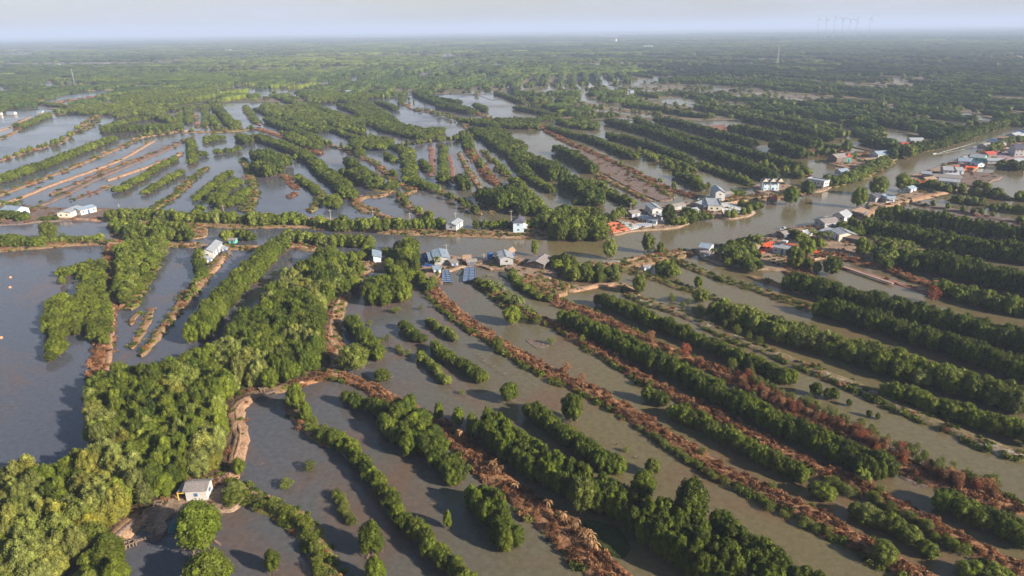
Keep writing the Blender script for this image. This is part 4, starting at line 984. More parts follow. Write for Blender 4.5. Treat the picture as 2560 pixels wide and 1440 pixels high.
# ponds of the plain: traced ones and long narrow ones between the tree belts
PW = [np.array([P(*p, 0.3) for p in q]) for q in PONDS]
pv, pf = [], []
for q in PW:
    b0 = len(pv); pv += [(x, y, 0.30) for x, y in q]
    for t in tessellate_polygon([[Vector((x, y, 0)) for x, y in q]]): pf.append(ccw(tuple(i + b0 for i in t), pv))
PBB = [(q, q.min(0), q.max(0)) for q in PW]
def in_ponds(x, y, pts=PW):
    for q, (ax, ay), (cx_, cy_) in PBB:
        if ax < x < cx_ and ay < y < cy_ and inside(q, x, y): return True
    return False
FARCH = []; FARTREES = []
YF = max(p[1] for p in fz)
def in_far(x, y): return abs(x) < 33000 and (y > YF + 5 or bool(inside(fzw, x, y)))
def field_dir(x, y):
    return -0.06 + 0.13 * math.sin(x * 0.0011 + 1.0) + 0.10 * math.sin(y * 0.0013 + x * 0.0006)
def value(x, y, s):
    return math.sin(x * s + 2.1 * math.sin(y * s * 0.7)) * math.cos(y * s * 1.3 + 1.7 * math.sin(x * s * 0.6 + 2))
def far_band(d0, d1, B, pitch, length, wid, hgt, opn):
    by = d0
    while by < d1:
        bx = -0.9 * by - B
        while bx < 0.9 * by + B:
            q = bx / by
            if q > 0.12: A = R(random.gauss(-64, 8))
            elif q > -0.25: A = R(random.gauss(-84, 10) if random.random() < 0.55 else random.gauss(-4, 6))
            else: A = R(random.gauss(88, 8) if random.random() < 0.35 else random.gauss(-2, 6))
            if by > 1900: A = R(random.gauss(-6, 10) if q < 0.12 else random.gauss(-40, 14))
            ca, sa = math.cos(A), math.sin(A)
            openf = random.random() < (opn + (0.25 if q < 0.2 else 0) + (0.48 if (q > 0.2 and by < 1300) else 0.1)); base_tn = random.gauss(0.17, 0.11)
            if openf: base_tn += 0.15
            x0, y0 = bx + random.uniform(0, .3) * B, by + random.uniform(0, .3) * B
            k = int(B * 0.62 / pitch)
            for r in range(-k, k + 1):
                off = r * pitch + random.uniform(-0.1, 0.1) * pitch
                s = -B * random.uniform(0.55, 0.7); e = B * random.uniform(0.5, 0.72)
                hh = hgt * random.uniform(0.8, 1.15); ww = wid * random.uniform(0.8, 1.2); tn = min(0.8, max(0.02, base_tn + random.gauss(0, 0.05)))
                hedge = random.random() < (0.30 if openf else 0.84)
                t = s
                while t < e:
                    if random.random() < 0.06: t += length * random.uniform(1, 3); continue
                    xx = x0 + t * ca - off * sa; y2 = y0 + t * sa + off * ca; t += length
                    if not (by * 0.9 < y2 + 50) or not in_far(xx, y2) or in_ponds(xx, y2) or in_ponds(xx * (1 + 25 / y2), y2 + 0.025 * y2) or in_ponds(xx * 1.05, y2 * 1.05): continue
                    if hedge: FARCH.append((xx, y2, 0.2, A, length * 0.56, ww, hh * random.uniform(0.94, 1.06), tn, random.randrange(4)))
                    elif y2 < 3600 and random.random() < 0.75:
                        sc = 1 if y2 < 1500 else 2.2; hb = random.choice((1.3, 1.8, 3.0, 4.2)) * sc
                        FARTREES.append((xx + random.uniform(-4, 4), y2 + random.uniform(-4, 4), 0.2, random.uniform(0, 6.3), hb * random.uniform(0.7, 1.4), hb * 0.8, hb, random.uniform(0.25, 0.65), random.randrange(4)))
                # water channel beside the row
                if random.random() < (0.8 if openf else 0.45):
                    w = pitch * random.uniform(0.14, 0.26); o2 = off + pitch * 0.5; z = 0.32 + 0.0001 * (len(pv) % 900)
                    c1 = s + (e - s) * random.uniform(0, .3); c2 = e - (e - s) * random.uniform(0, .3)
                    c1, c2 = s + (e - s) * random.uniform(0, .12), e - (e - s) * random.uniform(0, .12)
                    P_ = [(x0 + u * ca - v * sa, y0 + u * sa + v * ca) for u, v in ((c1, o2 - w), ((c1 + c2) / 2, o2 - w * 1.2), (c2, o2 - w * .8), (c2, o2 + w), ((c1 + c2) / 2, o2 + w * .7), (c1, o2 + w))]
                    if all(in_far(*p_) for p_ in P_): b0 = len(pv); pv.extend([(*p_, z) for p_ in P_]); pf.append(tuple(range(b0, b0 + 6)))
            bx += B * random.uniform(0.9, 1.15)
        by += B * 0.85
far_band(420, 1500, 210, 21, 18, 5.0, 6.0, 0.32)
far_band(1500, 3600, 560, 58, 56, 14, 8.5, 0.30)
far_band(3600, 9000, 1700, 180, 210, 40, 12, 0.30)
far_band(9000, 30000, 6000, 600, 1000, 140, 16, 0.2)
o = link('far_ponds', mesh_np('far_ponds', pv, pf, [WATER])); o['kind'] = 'structure'
# loose trees of the plain
for _ in range(1200):
    y = 480 + 1500 * random.random() ** 1.3; x = random.uniform(-0.85, 0.85) * y
    if in_far(x, y) and not in_ponds(x, y) and value(x, y, 0.006) > -0.35:
        FARTREES.append((x, y, 0.2, random.uniform(0, 6.3), random.uniform(2.0, 4.2), random.uniform(2.0, 4.2), random.uniform(3, 7), random.uniform(0.3, 0.72), random.randrange(4)))

# ------------------------------------------------------------------ leaves, crowns
NEAR = [lobes_crown(50 + 5 * (k % 3), 5200, 0.100, 100 + k, vert=1.0, lr=0.31, loose=0.08, spread=1.0 if k % 2 else 0.92) for k in range(7)]
PALE = [lobes_crown(38, 4200, 0.11, 200 + k, vert=0.95, lr=0.33, spread=1.12, flat=1, loose=0.22) for k in range(5)]
MIDV = [lobes_crown(14, 620, 0.22, 300 + k, vert=1.1, spread=0.95) for k in range(4)] + [lobes_crown(10, 460, 0.27, 320 + k, vert=0.85, spread=1.1, flat=1, loose=0.15) for k in range(3)]
TR = [trunk_parts(k) for k in range(3)]
crown_me = {}
for nm, arr in (('mangrove_tree', NEAR), ('broadleaf_tree', PALE)):
    crown_me[nm] = [mesh_np('crown', v, f, [M_LEAF]) for v, f in arr]
trunk_me = [mesh_np('trunk', t.v, t.f, [BARK]) for t in TR]

def seen(t):
    u, v, d = proj(t['x'], t['y'], t['h'] * 0.5)
    return -60 < u < 2620 and v < 1500
GROUPS = {'mangrove_tree': 'mangrove trees growing in and around the ponds', 'broadleaf_tree': 'paler leafy trees growing on the banks'}
rest_near, rest_mid = [], []
for kind in ('mangrove_tree', 'broadleaf_tree'):
    ts = [t for t in TREES if t['kind'] == kind]
    for t in ts: t['size'] = (t['h'] + 2 * t['r']) / math.hypot(t['x'], t['y'], H) * (1 if seen(t) else 0.01) * (4 if t['lone'] else 1)
    ts.sort(key=lambda t: -t['size'])
    cnt = 0
    for t in ts:
        d = math.hypot(t['x'], t['y'])
        k = random.randrange(len(crown_me[kind])); rz = random.uniform(0, 6.283)
        if cnt < 290 and t['label'] and t['size'] > 0.005:
            cnt += 1
            e = link(kind, None, loc=(t['x'], t['y'], t['z']), rz=rz, scale=(t['r'], t['r'], t['h']))
            tag(e, t['label'], 'tree', None if t['lone'] else GROUPS[kind] + ', ' + t['label'])
            c = link('crown', crown_me[kind][k], e); c['tone'] = float(t['tone']); c.location = (0, 0, 0.07 if t['lone'] else 0)
            link('trunk', trunk_me[k % 3], e)
        elif d < 265:
            rest_near.append((t['x'], t['y'], t['z'], rz, t['r'], t['r'], t['h'], t['tone'], random.randrange(3) + (3 if kind == 'broadleaf_tree' else 0)))
        else:
            rest_mid.append((t['x'], t['y'], t['z'], rz, t['r'], t['r'], t['h'], t['tone'], random.randrange(4) if kind == 'mangrove_tree' else 4 + random.randrange(3)))
def with_trunk(cr, k):
    v, f = cr; t = TR[k % 3]; n = len(v)
    return np.vstack([v, np.array(t.v)]), list(f) + [tuple(i + n for i in q) for q in t.f], [0] * len(f) + [1] * len(t.f)
mats2 = [M_LEAF, BARK]
scatter('mangrove_wood', [with_trunk(NEAR[k], k) for k in (0, 2, 5)] + [with_trunk(PALE[k], k) for k in (0, 1, 3)], mats2, rest_near, 'green mangroves massed in the rows and groves too many to count', 'mangroves')
scatter('hedged_mangroves', [with_trunk(q, k) for k, q in enumerate(MIDV)], mats2, rest_mid, 'dark green mangroves in long hedges between the ponds of the middle distance', 'mangroves')
CH = [canopy_chunk(400 + k, 9, leaf=0.09, quads=330) for k in range(4)]
scatter('far_woods', CH, [M_LEAF], FARCH, 'endless belts of dark woods stretching over the plain to the horizon', 'woods')
scatter('far_scattered_trees', MIDV[3:7], [M_LEAF], FARTREES, 'loose bushy trees dotted over the far plain', 'trees')
# ------------------------------------------------------------------ low plants
SCR = [scrub_mesh(500 + k, 150, 0.26) for k in range(4)]; DRY = [scrub_mesh(520 + k, 170, 0.24, True) for k in range(4)]
def scrub_pts(a): return [(x, y, z, random.uniform(0, 6.28), s, s, h * 1.3, t, random.randrange(4)) for x, y, z, s, h, t in a]
scatter('undergrowth', SCR, [M_LEAF], scrub_pts(SCRUB_G), 'low green scrub and weeds covering the earth banks', 'scrub')
scatter('dry_undergrowth', DRY, [M_DRY], scrub_pts(SCRUB_D), 'brown dead grass and burnt stalks covering the earth banks', 'dry grass')
print('trees', len(TREES), 'near rest', len(rest_near), 'mid', len(rest_mid), 'far', len(FARCH), len(FARTREES), 'scrub', len(SCRUB_G), len(SCRUB_D))
# ------------------------------------------------------------------ buildings
def frame_of(a, b, z=0.0):
    A = P(*a, z); B = P(*b, z); c = (A + B) / 2; d = B - A
    return c, float(np.linalg.norm(d)), math.atan2(d[1], d[0])

def house(name, label, cat, a, b, w, h, roof='gable', wall=WHITE, roofm=TIN, z=0.55, L=None, win=2, winm=GLASS, stilt=0.0, storeys=1, rise=None, door=True, porch=None, over=0.35, group=None, doorm=BGLASS):
    """a, b: pixel feet of the two ends of the ridge line; w: width in metres"""
    c, L0, rz = frame_of(a, b, z)
    w *= 0.84; h *= 0.78
    L = L or max(2.5, L0 * 0.94); rise = rise if rise is not None else w * 0.22
    base = max(z, stilt + 0.3) if stilt else z
    e = link(name, None, loc=(c[0], c[1], 0), rz=rz)
    tag(e, label, cat, group)
    x0, x1, y0, y1 = -L / 2, L / 2, -w / 2, w / 2; z0, z1 = base, base + h
    mb = MB()
    if roof == 'gable':
        mb.add([(x0, y0, z0), (x1, y0, z0), (x1, y1, z0), (x0, y1, z0), (x0, y0, z1), (x1, y0, z1), (x1, y1, z1), (x0, y1, z1), (x0, 0, z1 + rise), (x1, 0, z1 + rise)],
               [(0, 1, 5, 4), (2, 3, 7, 6), (1, 2, 6, 9, 5), (3, 0, 4, 8, 7), (0, 3, 2, 1)])
    elif roof == 'shed':
        mb.add([(x0, y0, z0), (x1, y0, z0), (x1, y1, z0), (x0, y1, z0), (x0, y0, z1 - rise), (x1, y0, z1 - rise), (x1, y1, z1), (x0, y1, z1)],
               [(0, 1, 5, 4), (1, 2, 6, 5), (2, 3, 7, 6), (3, 0, 4, 7), (0, 3, 2, 1)])
    else:
        mb.box(x0, x1, y0, y1, z0, z1)
    mb.build('wall', wall, e)
    t = 0.10; o = over; rb = MB()
    if roof == 'gable':
        for s in (-1, 1):
            ye = s * (w / 2 + o); ze = z1 - rise * o / (w / 2) + 0.03; zr = z1 + rise + 0.04
            rb.add([(x0 - o, 0, zr), (x1 + o, 0, zr), (x1 + o, ye, ze), (x0 - o, ye, ze), (x0 - o, 0, zr + t), (x1 + o, 0, zr + t), (x1 + o, ye, ze + t), (x0 - o, ye, ze + t)],
                   [(0, 1, 2, 3), (4, 7, 6, 5), (2, 6, 7, 3), (0, 4, 5, 1), (1, 5, 6, 2), (0, 3, 7, 4)])
        rb.bar((x0 - o, 0, zr + t), (x1 + o, 0, zr + t), 0.35, 0.08)
    elif roof == 'shed':
        sl = rise / w
        ya, yb = y0 - o, y1 + o; za, zb = z1 - rise - sl * o + 0.03, z1 + sl * o + 0.03
        rb.add([(x0 - o, ya, za), (x1 + o, ya, za), (x1 + o, yb, zb), (x0 - o, yb, zb), (x0 - o, ya, za + t), (x1 + o, ya, za + t), (x1 + o, yb, zb + t), (x0 - o, yb, zb + t)],
               [(0, 3, 2, 1), (4, 5, 6, 7), (0, 1, 5, 4), (1, 2, 6, 5), (2, 3, 7, 6), (3, 0, 4, 7)])
    elif roof == 'hip':
        zz = z1 + 0.03
        rb.add([(x0 - o, y0 - o, zz), (x1 + o, y0 - o, zz), (x1 + o, y1 + o, zz), (x0 - o, y1 + o, zz), (x0 + min(w, L) * 0.45, 0, zz + rise), (x1 - min(w, L) * 0.45, 0, zz + rise)],
               [(0, 1, 5, 4), (1, 2, 5), (2, 3, 4, 5), (3, 0, 4), (0, 3, 2, 1)])
    else:
        rb.box(x0 - 0.15, x1 + 0.15, y0 - 0.15, y1 + 0.15, z1 + 0.003, z1 + 0.16)
        for (p, q, r_, s_) in ((x0 - .15, x1 + .15, y0 - .15, y0), (x0 - .15, x1 + .15, y1, y1 + .15), (x0 - .15, x0, y0, y1), (x1, x1 + .15, y0, y1)):
            rb.box(p, q, r_, s_, z1 + 0.163, z1 + 0.55)
    rb.build('roof', roofm, e)
    for st in range(storeys):
        zs = z0 + h * st / storeys; hh = h / storeys; lo = zs + hh * 0.42; hi = zs + hh * 0.70
        for i in range(win):
            xm = x0 + L * (i + 0.5) / win
            for yy, s in ((y0, -1), (y1, 1)):
                if door and i == win // 2 and s == -1 and st == 0: continue
                fb = MB(); fb.box(xm - 0.36, xm + 0.36, yy - (0.06 if s < 0 else -0.002), yy + (0.06 if s > 0 else -0.002), lo - 0.06, hi + 0.06)
                f_ = fb.build('window', WHITEP if wall is not WHITE else GREYW, e)
                pb = MB(); yo = yy + s * 0.075; pb.box(xm - 0.29, xm + 0.29, min(yo, yy + s * 0.062), max(yo, yy + s * 0.062), lo, hi); pb.build('pane', winm, f_)
        for xx, s in ((x0, -1), (x1, 1)):
            if w > 3:
                for ym in ((-w * 0.22, w * 0.22) if w > 5 else (0,)):
                    fb = MB(); fb.box(min(xx + s * 0.002, xx + s * 0.06), max(xx + s * 0.002, xx + s * 0.06), ym - 0.5, ym + 0.5, lo - 0.06, hi + 0.06)
                    f_ = fb.build('window', WHITEP if wall is not WHITE else GREYW, e)
                    pb = MB(); pb.box(min(xx + s * 0.062, xx + s * 0.075), max(xx + s * 0.062, xx + s * 0.075), ym - 0.42, ym + 0.42, lo, hi); pb.build('pane', winm, f_)
    if door:
        i = win // 2; xm = x0 + L * (i + 0.5) / max(1, win)
        db = MB(); db.box(xm - 0.5, xm + 0.5, y0 - 0.06, y0 - 0.002, z0 + 0.02, z0 + min(2.0, h / storeys * 0.8)); d_ = db.build('door', doorm, e)
        MB().box(xm + 0.32, xm + 0.40, y0 - 0.11, y0 - 0.062, z0 + 0.95, z0 + 1.05).build('handle', CONC, d_)
    if stilt:
        nx = max(2, int(L / 2) + 1); ny = max(2, int(w / 2.2) + 1)
        for i in range(nx):
            for j in range(ny):
                if i in (0, nx - 1) or j in (0, ny - 1):
                    xx = x0 + 0.15 + (L - 0.3) * i / (nx - 1); yy = y0 + 0.15 + (w - 0.3) * j / (ny - 1)
                    MB().box(xx - 0.10, xx + 0.10, yy - 0.10, yy + 0.10, -0.9, z0 - 0.003).build('stilt', CONC, e)
    if porch:
        side, dp, pm = porch
        s = side; ya = y0 if s < 0 else y1
        pb = MB(); zt = z0 + h / storeys * 0.92; zl = zt - dp * 0.18
        pb.add([(x0, ya + s * 0.02, zt), (x1, ya + s * 0.02, zt), (x1, ya + s * dp, zl), (x0, ya + s * dp, zl), (x0, ya + s * 0.02, zt + .08), (x1, ya + s * 0.02, zt + .08), (x1, ya + s * dp, zl + .08), (x0, ya + s * dp, zl + .08)],
               [(0, 3, 2, 1), (4, 5, 6, 7), (0, 1, 5, 4), (1, 2, 6, 5), (2, 3, 7, 6), (3, 0, 4, 7)])
        pb.build('porch_roof', pm, e)
        for xx in (x0 + 0.2, x1 - 0.2):
            MB().box(xx - 0.07, xx + 0.07, ya + s * dp - 0.15, ya + s * dp - 0.01, 0.1, zl - 0.003).build('post', WOOD, e)
    return e

# the white hut in front
c, _, _ = frame_of((480, 1232), (520, 1232), 0.55)
e = house('white_hut', 'little white hut with grey ridged roof and lean-to beside the grove', 'hut', (480, 1239), (521, 1237), 3.6, 2.9, 'gable', WHITE, GREYR, win=1, winm=BGLASS, rise=0.6, L=3.7, door=False)
x = -1.95 - 1.0
lb = MB(); lb.add([(-3.5, -1.3, 2.25), (-1.98, -1.3, 2.75), (-1.98, 1.6, 2.75), (-3.5, 1.6, 2.25), (-3.5, -1.3, 2.33), (-1.98, -1.3, 2.83), (-1.98, 1.6, 2.83), (-3.5, 1.6, 2.33)], [(0, 3, 2, 1), (4, 5, 6, 7), (0, 1, 5, 4), (1, 2, 6, 5), (2, 3, 7, 6), (3, 0, 4, 7)])
lb.build('lean_to_roof', GREYR, e)
for yy in (-1.2, 1.4): MB().box(-3.42, -3.28, yy - 0.07, yy + 0.07, 0.3, 2.22).build('post', YELLOW, e)
MB().box(-3.45, -2.0, -1.34, -1.22, 2.05, 2.2).build('beam', YELLOW, e)

house('white_barn', 'white gabled house on the narrow bank between the left ponds', 'house', (519, 648), (544, 622), 5.0, 3.4, 'gable', WHITE, TINL, win=3, rise=1.1, z=0.6)
house('shed', 'small white lean-to shed in front of the white gabled house on the narrow bank', 'shed', (513, 655), (524, 651), 3.0, 1.8, 'shed', CREAM, TINL, win=0, z=0.6, door=True)
house('shed', 'low open shed with pale roof at the back of the white gabled house', 'shed', (550, 627), (562, 623), 3.4, 1.8, 'shed', GREYW, TINL, win=0, z=0.6)
house('shed', 'tiny turquoise shed at the canal edge under the trees', 'shed', (575, 607), (592, 607), 2.6, 1.9, 'gable', GREENW, GREYR, win=1, z=0.9)
house('stilt_house', 'white house on stilts over the river with pale sloping roof', 'house', (1128, 581), (1146, 568), 5.4, 2.9, 'gable', WHITE, TINL, win=3, stilt=1.2, rise=0.8)
e = house('two_storey_house', 'pale blue two storey house with dark tiled roof on the river bank', 'house', (1296, 582), (1299, 569), 5.2, 5.6, 'hip', BLUEW, DARKR, win=2, winm=BGLASS, storeys=2, rise=1.6, z=0.6, porch=(-1, 1.4, WHITEP), over=0.5)
tw = MB(); tw.add([(-1.3, -1.3, 5.2), (0.9, -1.3, 5.2), (0.9, 0.9, 5.2), (-1.3, 0.9, 5.2), (-0.2, -0.2, 7.6)], [(0, 1, 4), (1, 2, 4), (2, 3, 4), (3, 0, 4), (0, 3, 2, 1)]); tw.build('roof_tower', DARKR, e)
house('narrow_house', 'narrow pale house with steep blue sheet roof among the trees left of the pens', 'house', (944, 657), (943, 641), 3.3, 3.6, 'shed', BLUEW, TIN, win=2, rise=0.8, z=0.6)
house('house', 'grey house with broad blue sheet roof behind the blue pens', 'house', (1106, 662), (1098, 640), 6.6, 3.0, 'gable', GREYW, TIN, win=2, rise=0.7, z=0.6, porch=(1, 2.0, TIN))
house('shed', 'rusty grey shed beside the blue roofed house', 'shed', (1128, 664), (1140, 662), 3.2, 2.2, 'shed', GREYW, GREYR, win=1, rise=0.4, z=0.6)
house('shed', 'little blue roofed shed above the two blue tray rafts', 'shed', (1086, 680), (1100, 679), 3.0, 2.1, 'shed', CREAM, TIN, win=1, rise=0.3, z=0.6)
house('thatched_hut', 'thatched hut on the water beside the plank landing', 'hut', (1158, 655), (1177, 654), 2.8, 1.7, 'gable', BROWNW, THATCH, win=1, rise=0.9, stilt=0.6)
house('thatched_hut', 'thatched hut on the bank behind the blue water tanks', 'hut', (1271, 640), (1281, 633), 2.6, 1.9, 'gable', BROWNW, THATCH, win=0, rise=1.0, z=0.6)
house('stilt_house', 'pale grey house on stilts at the head of the narrow pond', 'house', (1267, 668), (1260, 650), 5.6, 3.0, 'gable', GREYW, TINL, win=2, stilt=1.1, rise=0.8)
house('long_shed', 'low broad shed with weathered brown roof and white side wall', 'shed', (1338, 672), (1362, 654), 7.5, 2.5, 'gable', BROWNW, GREYR, win=2, rise=0.9, z=0.6)
house('shed', 'grey roofed shed behind the white tarpaulins on the north bank', 'shed', (1570, 542), (1592, 538), 6.0, 2.4, 'gable', GREYW, GREYR, win=1, rise=0.7, z=0.6)
house('tall_house', 'tall white house with pale blue roof near the orange trays', 'house', (1643, 542), (1624, 527), 5.4, 4.4, 'gable', WHITE, TINL, win=3, rise=0.8, z=0.6, porch=None)
house('shed', 'small grey annex at the foot of the tall white house', 'shed', (1646, 548), (1655, 545), 3.6, 2.6, 'shed', GREYW, TINL, win=1, rise=0.3, z=0.6)
house('shed', 'open orange fronted shed between the white tarpaulins and the trays', 'shed', (1602, 553), (1618, 549), 4.0, 2.0, 'shed', CREAM, TINL, win=0, rise=0.3, z=0.6)
house('long_shed', 'long grey shed half hidden by a dark tree on the north bank', 'shed', (1675, 525), (1706, 519), 5.0, 2.3, 'gable', GREYW, GREYR, win=2, rise=0.7, z=0.6)
house('workshop', 'wide pale roofed workshop behind the long white raft', 'building', (1750, 521), (1782, 510), 6.5, 2.8, 'shed', GREYW, TINL, win=2, rise=0.6, z=0.6)
house('workshop', 'concrete workshop with pillars next to the long white raft', 'building', (1786, 529), (1778, 510), 7.0, 3.2, 'flat', CREAM, TINL, win=3, z=0.6, porch=(1, 2.0, TINL))
e = house('villa', 'white two storey villa behind the long white raft', 'house', (1800, 503), (1786, 489), 5.4, 5.4, 'gable', WHITE, TINL, win=2, winm=BGLASS, storeys=2, rise=1.2, z=0.6)
MB().box(-1.0, 1.0, -3.6, -2.75, 3.2, 3.35).build('balcony', WHITE, e)
e = house('gabled_villa', 'grey and white two storey villa with three dark gables', 'house', (1902, 474), (1943, 474), 7.0, 5.4, 'gable', BLUEW, TINL, win=4, winm=BGLASS, storeys=2, rise=1.3, z=0.6)
for gx in (-3.6, 0.3, 4.0):
    g_ = MB(); g_.add([(gx - 1.7, -4.6, 5.6), (gx, -4.6, 7.7), (gx + 1.7, -4.6, 5.6), (gx - 1.7, -2.0, 5.6), (gx, -2.0, 7.7), (gx + 1.7, -2.0, 5.6)], [(0, 2, 1), (0, 1, 4, 3), (1, 2, 5, 4)]); g_.build('gable_roof', BROWNW, e)
    MB().add([(gx - 1.4, -4.62, 5.7), (gx, -4.62, 7.35), (gx + 1.4, -4.62, 5.7)], [(0, 2, 1)]).build('gable_front', CREAM, e)
    MB().box(gx - 1.5, gx - 1.3, -4.5, -4.3, 0.6, 5.58).build('column', WHITE, e)
house('long_house', 'long low white house on stilts at the river edge', 'house', (2020, 463), (2066, 471), 6.4, 3.4, 'flat', WHITE, TINL, win=5, stilt=1.3)
house('shed', 'small brown shed with red roof on the grassy river bank', 'shed', (1922, 505), (1936, 503), 4.0, 2.2, 'gable', BROWNW, REDR, win=1, z=0.6)
house('house', 'plain white house with blue grey sheet roof left of the tangled palms', 'house', (1752, 629), (1778, 633), 7.0, 3.3, 'gable', WHITE, TIN, win=2, rise=0.9, z=0.6)
e = house('blue_trimmed_house', 'white house with blue windows in front of the orange rafts', 'house', (1936, 628), (1985, 637), 6.5, 3.2, 'gable', WHITE, TINL, win=3, winm=BGLASS, rise=0.8, z=0.6)
MB().box(-1.2, 0.6, -0.9, 0.9, 4.8, 5.4).build('roof_vent', WHITE, e)
house('hut', 'brown thatched hut at the pond behind the plain white house', 'hut', (1797, 652), (1806, 648), 3.0, 1.4, 'gable', BROWNW, THATCH, win=0, rise=1.6, z=0.5)
house('shed', 'weathered shed at the landing by the earth jetty', 'shed', (1950, 595), (1963, 592), 4.0, 2.4, 'gable', BROWNW, GREYR, win=1, z=0.6)
house('long_shed', 'dark grey long shed above the white tanks on the right bank', 'shed', (2046, 567), (2086, 562), 7.0, 2.9, 'gable', GREYW, GREYR, win=3, rise=1.0, z=0.6)
house('gabled_house', 'white gable fronted house over the dark grey shed', 'house', (2094, 553), (2113, 545), 6.0, 3.0, 'gable', WHITE, TINL, win=1, rise=1.5, z=0.6)
house('shed', 'brown shack half hidden in trees above the gabled white house', 'shed', (2140, 540), (2165, 532), 5.0, 2.6, 'shed', BROWNW, THATCH, win=1, z=0.6)
house('long_house', 'long pale roofed house beside the white tanks', 'house', (2057, 583), (2092, 592), 6.0, 2.6, 'shed', CREAM, TINL, win=3, rise=0.5, z=0.6)
house('workshop', 'big pale roofed workshop beside the tangled palms on the right bank', 'building', (2095, 590), (2118, 604), 8.0, 3.5, 'gable', CREAM, TINL, win=2, rise=0.9, z=0.6)
house('house', 'dark grey house at the river by the turning of the earth road', 'house', (2176, 503), (2196, 500), 6.0, 3.0, 'gable', GREYW, DARKR, win=1, z=0.6)
house('house', 'white fronted house beside the dark grey one at the turning of the earth road', 'house', (2204, 504), (2226, 502), 6.0, 3.0, 'flat', WHITE, TIN, win=2, z=0.6, porch=(-1, 2.0, TINL))
house('hut', 'small blue roofed hut alone by the little pond', 'hut', (2266, 480), (2281, 476), 4.6, 2.2, 'gable', WHITE, TIN, win=1, z=0.6)
house('long_house', 'long white house with pale roof above the hedge on the right bank', 'house', (2345, 460), (2398, 465), 8.0, 3.2, 'gable', WHITE, TINL, win=4, rise=0.9, z=0.6)
house('long_shed', 'long blue grey shed behind the long white house', 'shed', (2330, 449), (2404, 455), 8.0, 3.0, 'gable', BLUEW, GREYR, win=4, rise=1.0, z=0.6)
house('stilt_shed', 'open shed on stilts over the river', 'shed', (2303, 443), (2326, 445), 6.0, 1.8, 'gable', GREYW, TINL, win=0, stilt=1.4, door=False)
house('house', 'grey gabled house left of the red orange nets', 'house', (2353, 433), (2378, 434), 8.0, 3.2, 'gable', GREYW, TINL, win=2, z=0.6)
house('house', 'white gabled house right of the grey one by the red orange nets', 'house', (2384, 434), (2402, 434), 7.0, 3.0, 'gable', WHITE, TINL, win=1, z=0.6)
house('shed', 'brown wooden box shed among the red orange nets', 'shed', (2398, 420), (2412, 421), 7.0, 3.4, 'flat', BROWNW, GREYR, win=1, z=0.6)
house('house', 'bluish shed roofed house on the river above the nets', 'house', (2392, 409), (2428, 411), 8.0, 2.8, 'gable', WHITE, TIN, win=2, z=0.6)
house('house', 'house with pale roof and turquoise front on the right bank', 'house', (2425, 400), (2463, 404), 9.0, 3.2, 'gable', GREENW, TINL, win=3, z=0.6)
house('big_house', 'big white house with dark blue roof at the right edge', 'house', (2526, 388), (2572, 389), 11.0, 6.0, 'gable', WHITE, DARKR, win=4, storeys=2, rise=2.4, z=0.6)
house('house', 'white house with dark red roof behind the river trees', 'house', (2250, 372), (2285, 372), 8.0, 3.4, 'gable', WHITE, REDR, win=4, rise=1.6, z=0.6)
house('house', 'pale roofed house above the dark red roofed one', 'house', (2270, 358), (2305, 358), 8.0, 3.0, 'gable', WHITE, TINL, win=3, z=0.6)
e = house('house', 'large timber house with grey roof on the bank left of the round pond tree', 'house', (2078, 406), (2110, 403), 9.0, 3.6, 'gable', BROWNW, GREYR, win=3, rise=1.6, stilt=0.8)
house('house', 'turquoise little house with red pointed roof next to the large timber one', 'house', (2113, 404), (2122, 404), 6.0, 4.0, 'hip', GREENW, REDR, win=1, rise=2.6, z=0.6)
house('house', 'white and blue house by the bend of the sandy track', 'house', (2183, 394), (2216, 392), 9.0, 3.0, 'gable', WHITE, TIN, win=3, z=0.6)
house('shed', 'low brown shed below the house at the bend of the sandy track', 'shed', (2165, 405), (2200, 403), 6.0, 2.2, 'shed', BROWNW, THATCH, win=1, z=0.6)
house('shed', 'small white shed hidden among the river bank trees', 'shed', (2093, 436), (2115, 434), 6.0, 2.4, 'gable', WHITE, TIN, win=1, z=0.6)
house('house', 'blue grey roofed house at the left edge beside dark palms', 'house', (20, 534), (60, 537), 8.0, 3.2, 'gable', BLUEW, TIN, win=3, z=0.6)
house('long_shed', 'left one of the two long sheds with pale blue roofs above the canal', 'shed', (160, 545), (196, 529), 7.0, 3.0, 'gable', CREAM, TINL, win=3, rise=0.7, z=0.6)
house('long_shed', 'right one of the two long sheds with pale blue roofs above the canal', 'shed', (192, 537), (234, 527), 7.0, 3.0, 'gable', WHITE, TIN, win=3, rise=0.7, z=0.6)
house('shed', 'white shed peeping out of the canal trees', 'shed', (660, 552), (674, 552), 5, 3.0, 'flat', WHITE, TINL, win=1, z=0.6)
house('shed', 'tiny white walled shed in the grass of the middle bank', 'shed', (1612, 674), (1618, 673), 2.0, 1.6, 'gable', WHITE, GREYR, win=0, z=0.7)
house('pump_shed', 'small dark roofed shed at the pond edge left of the river trees', 'shed', (1020, 566), (1040, 564), 4.0, 2.2, 'gable', GREYW, GREYR, win=1, z=0.7)
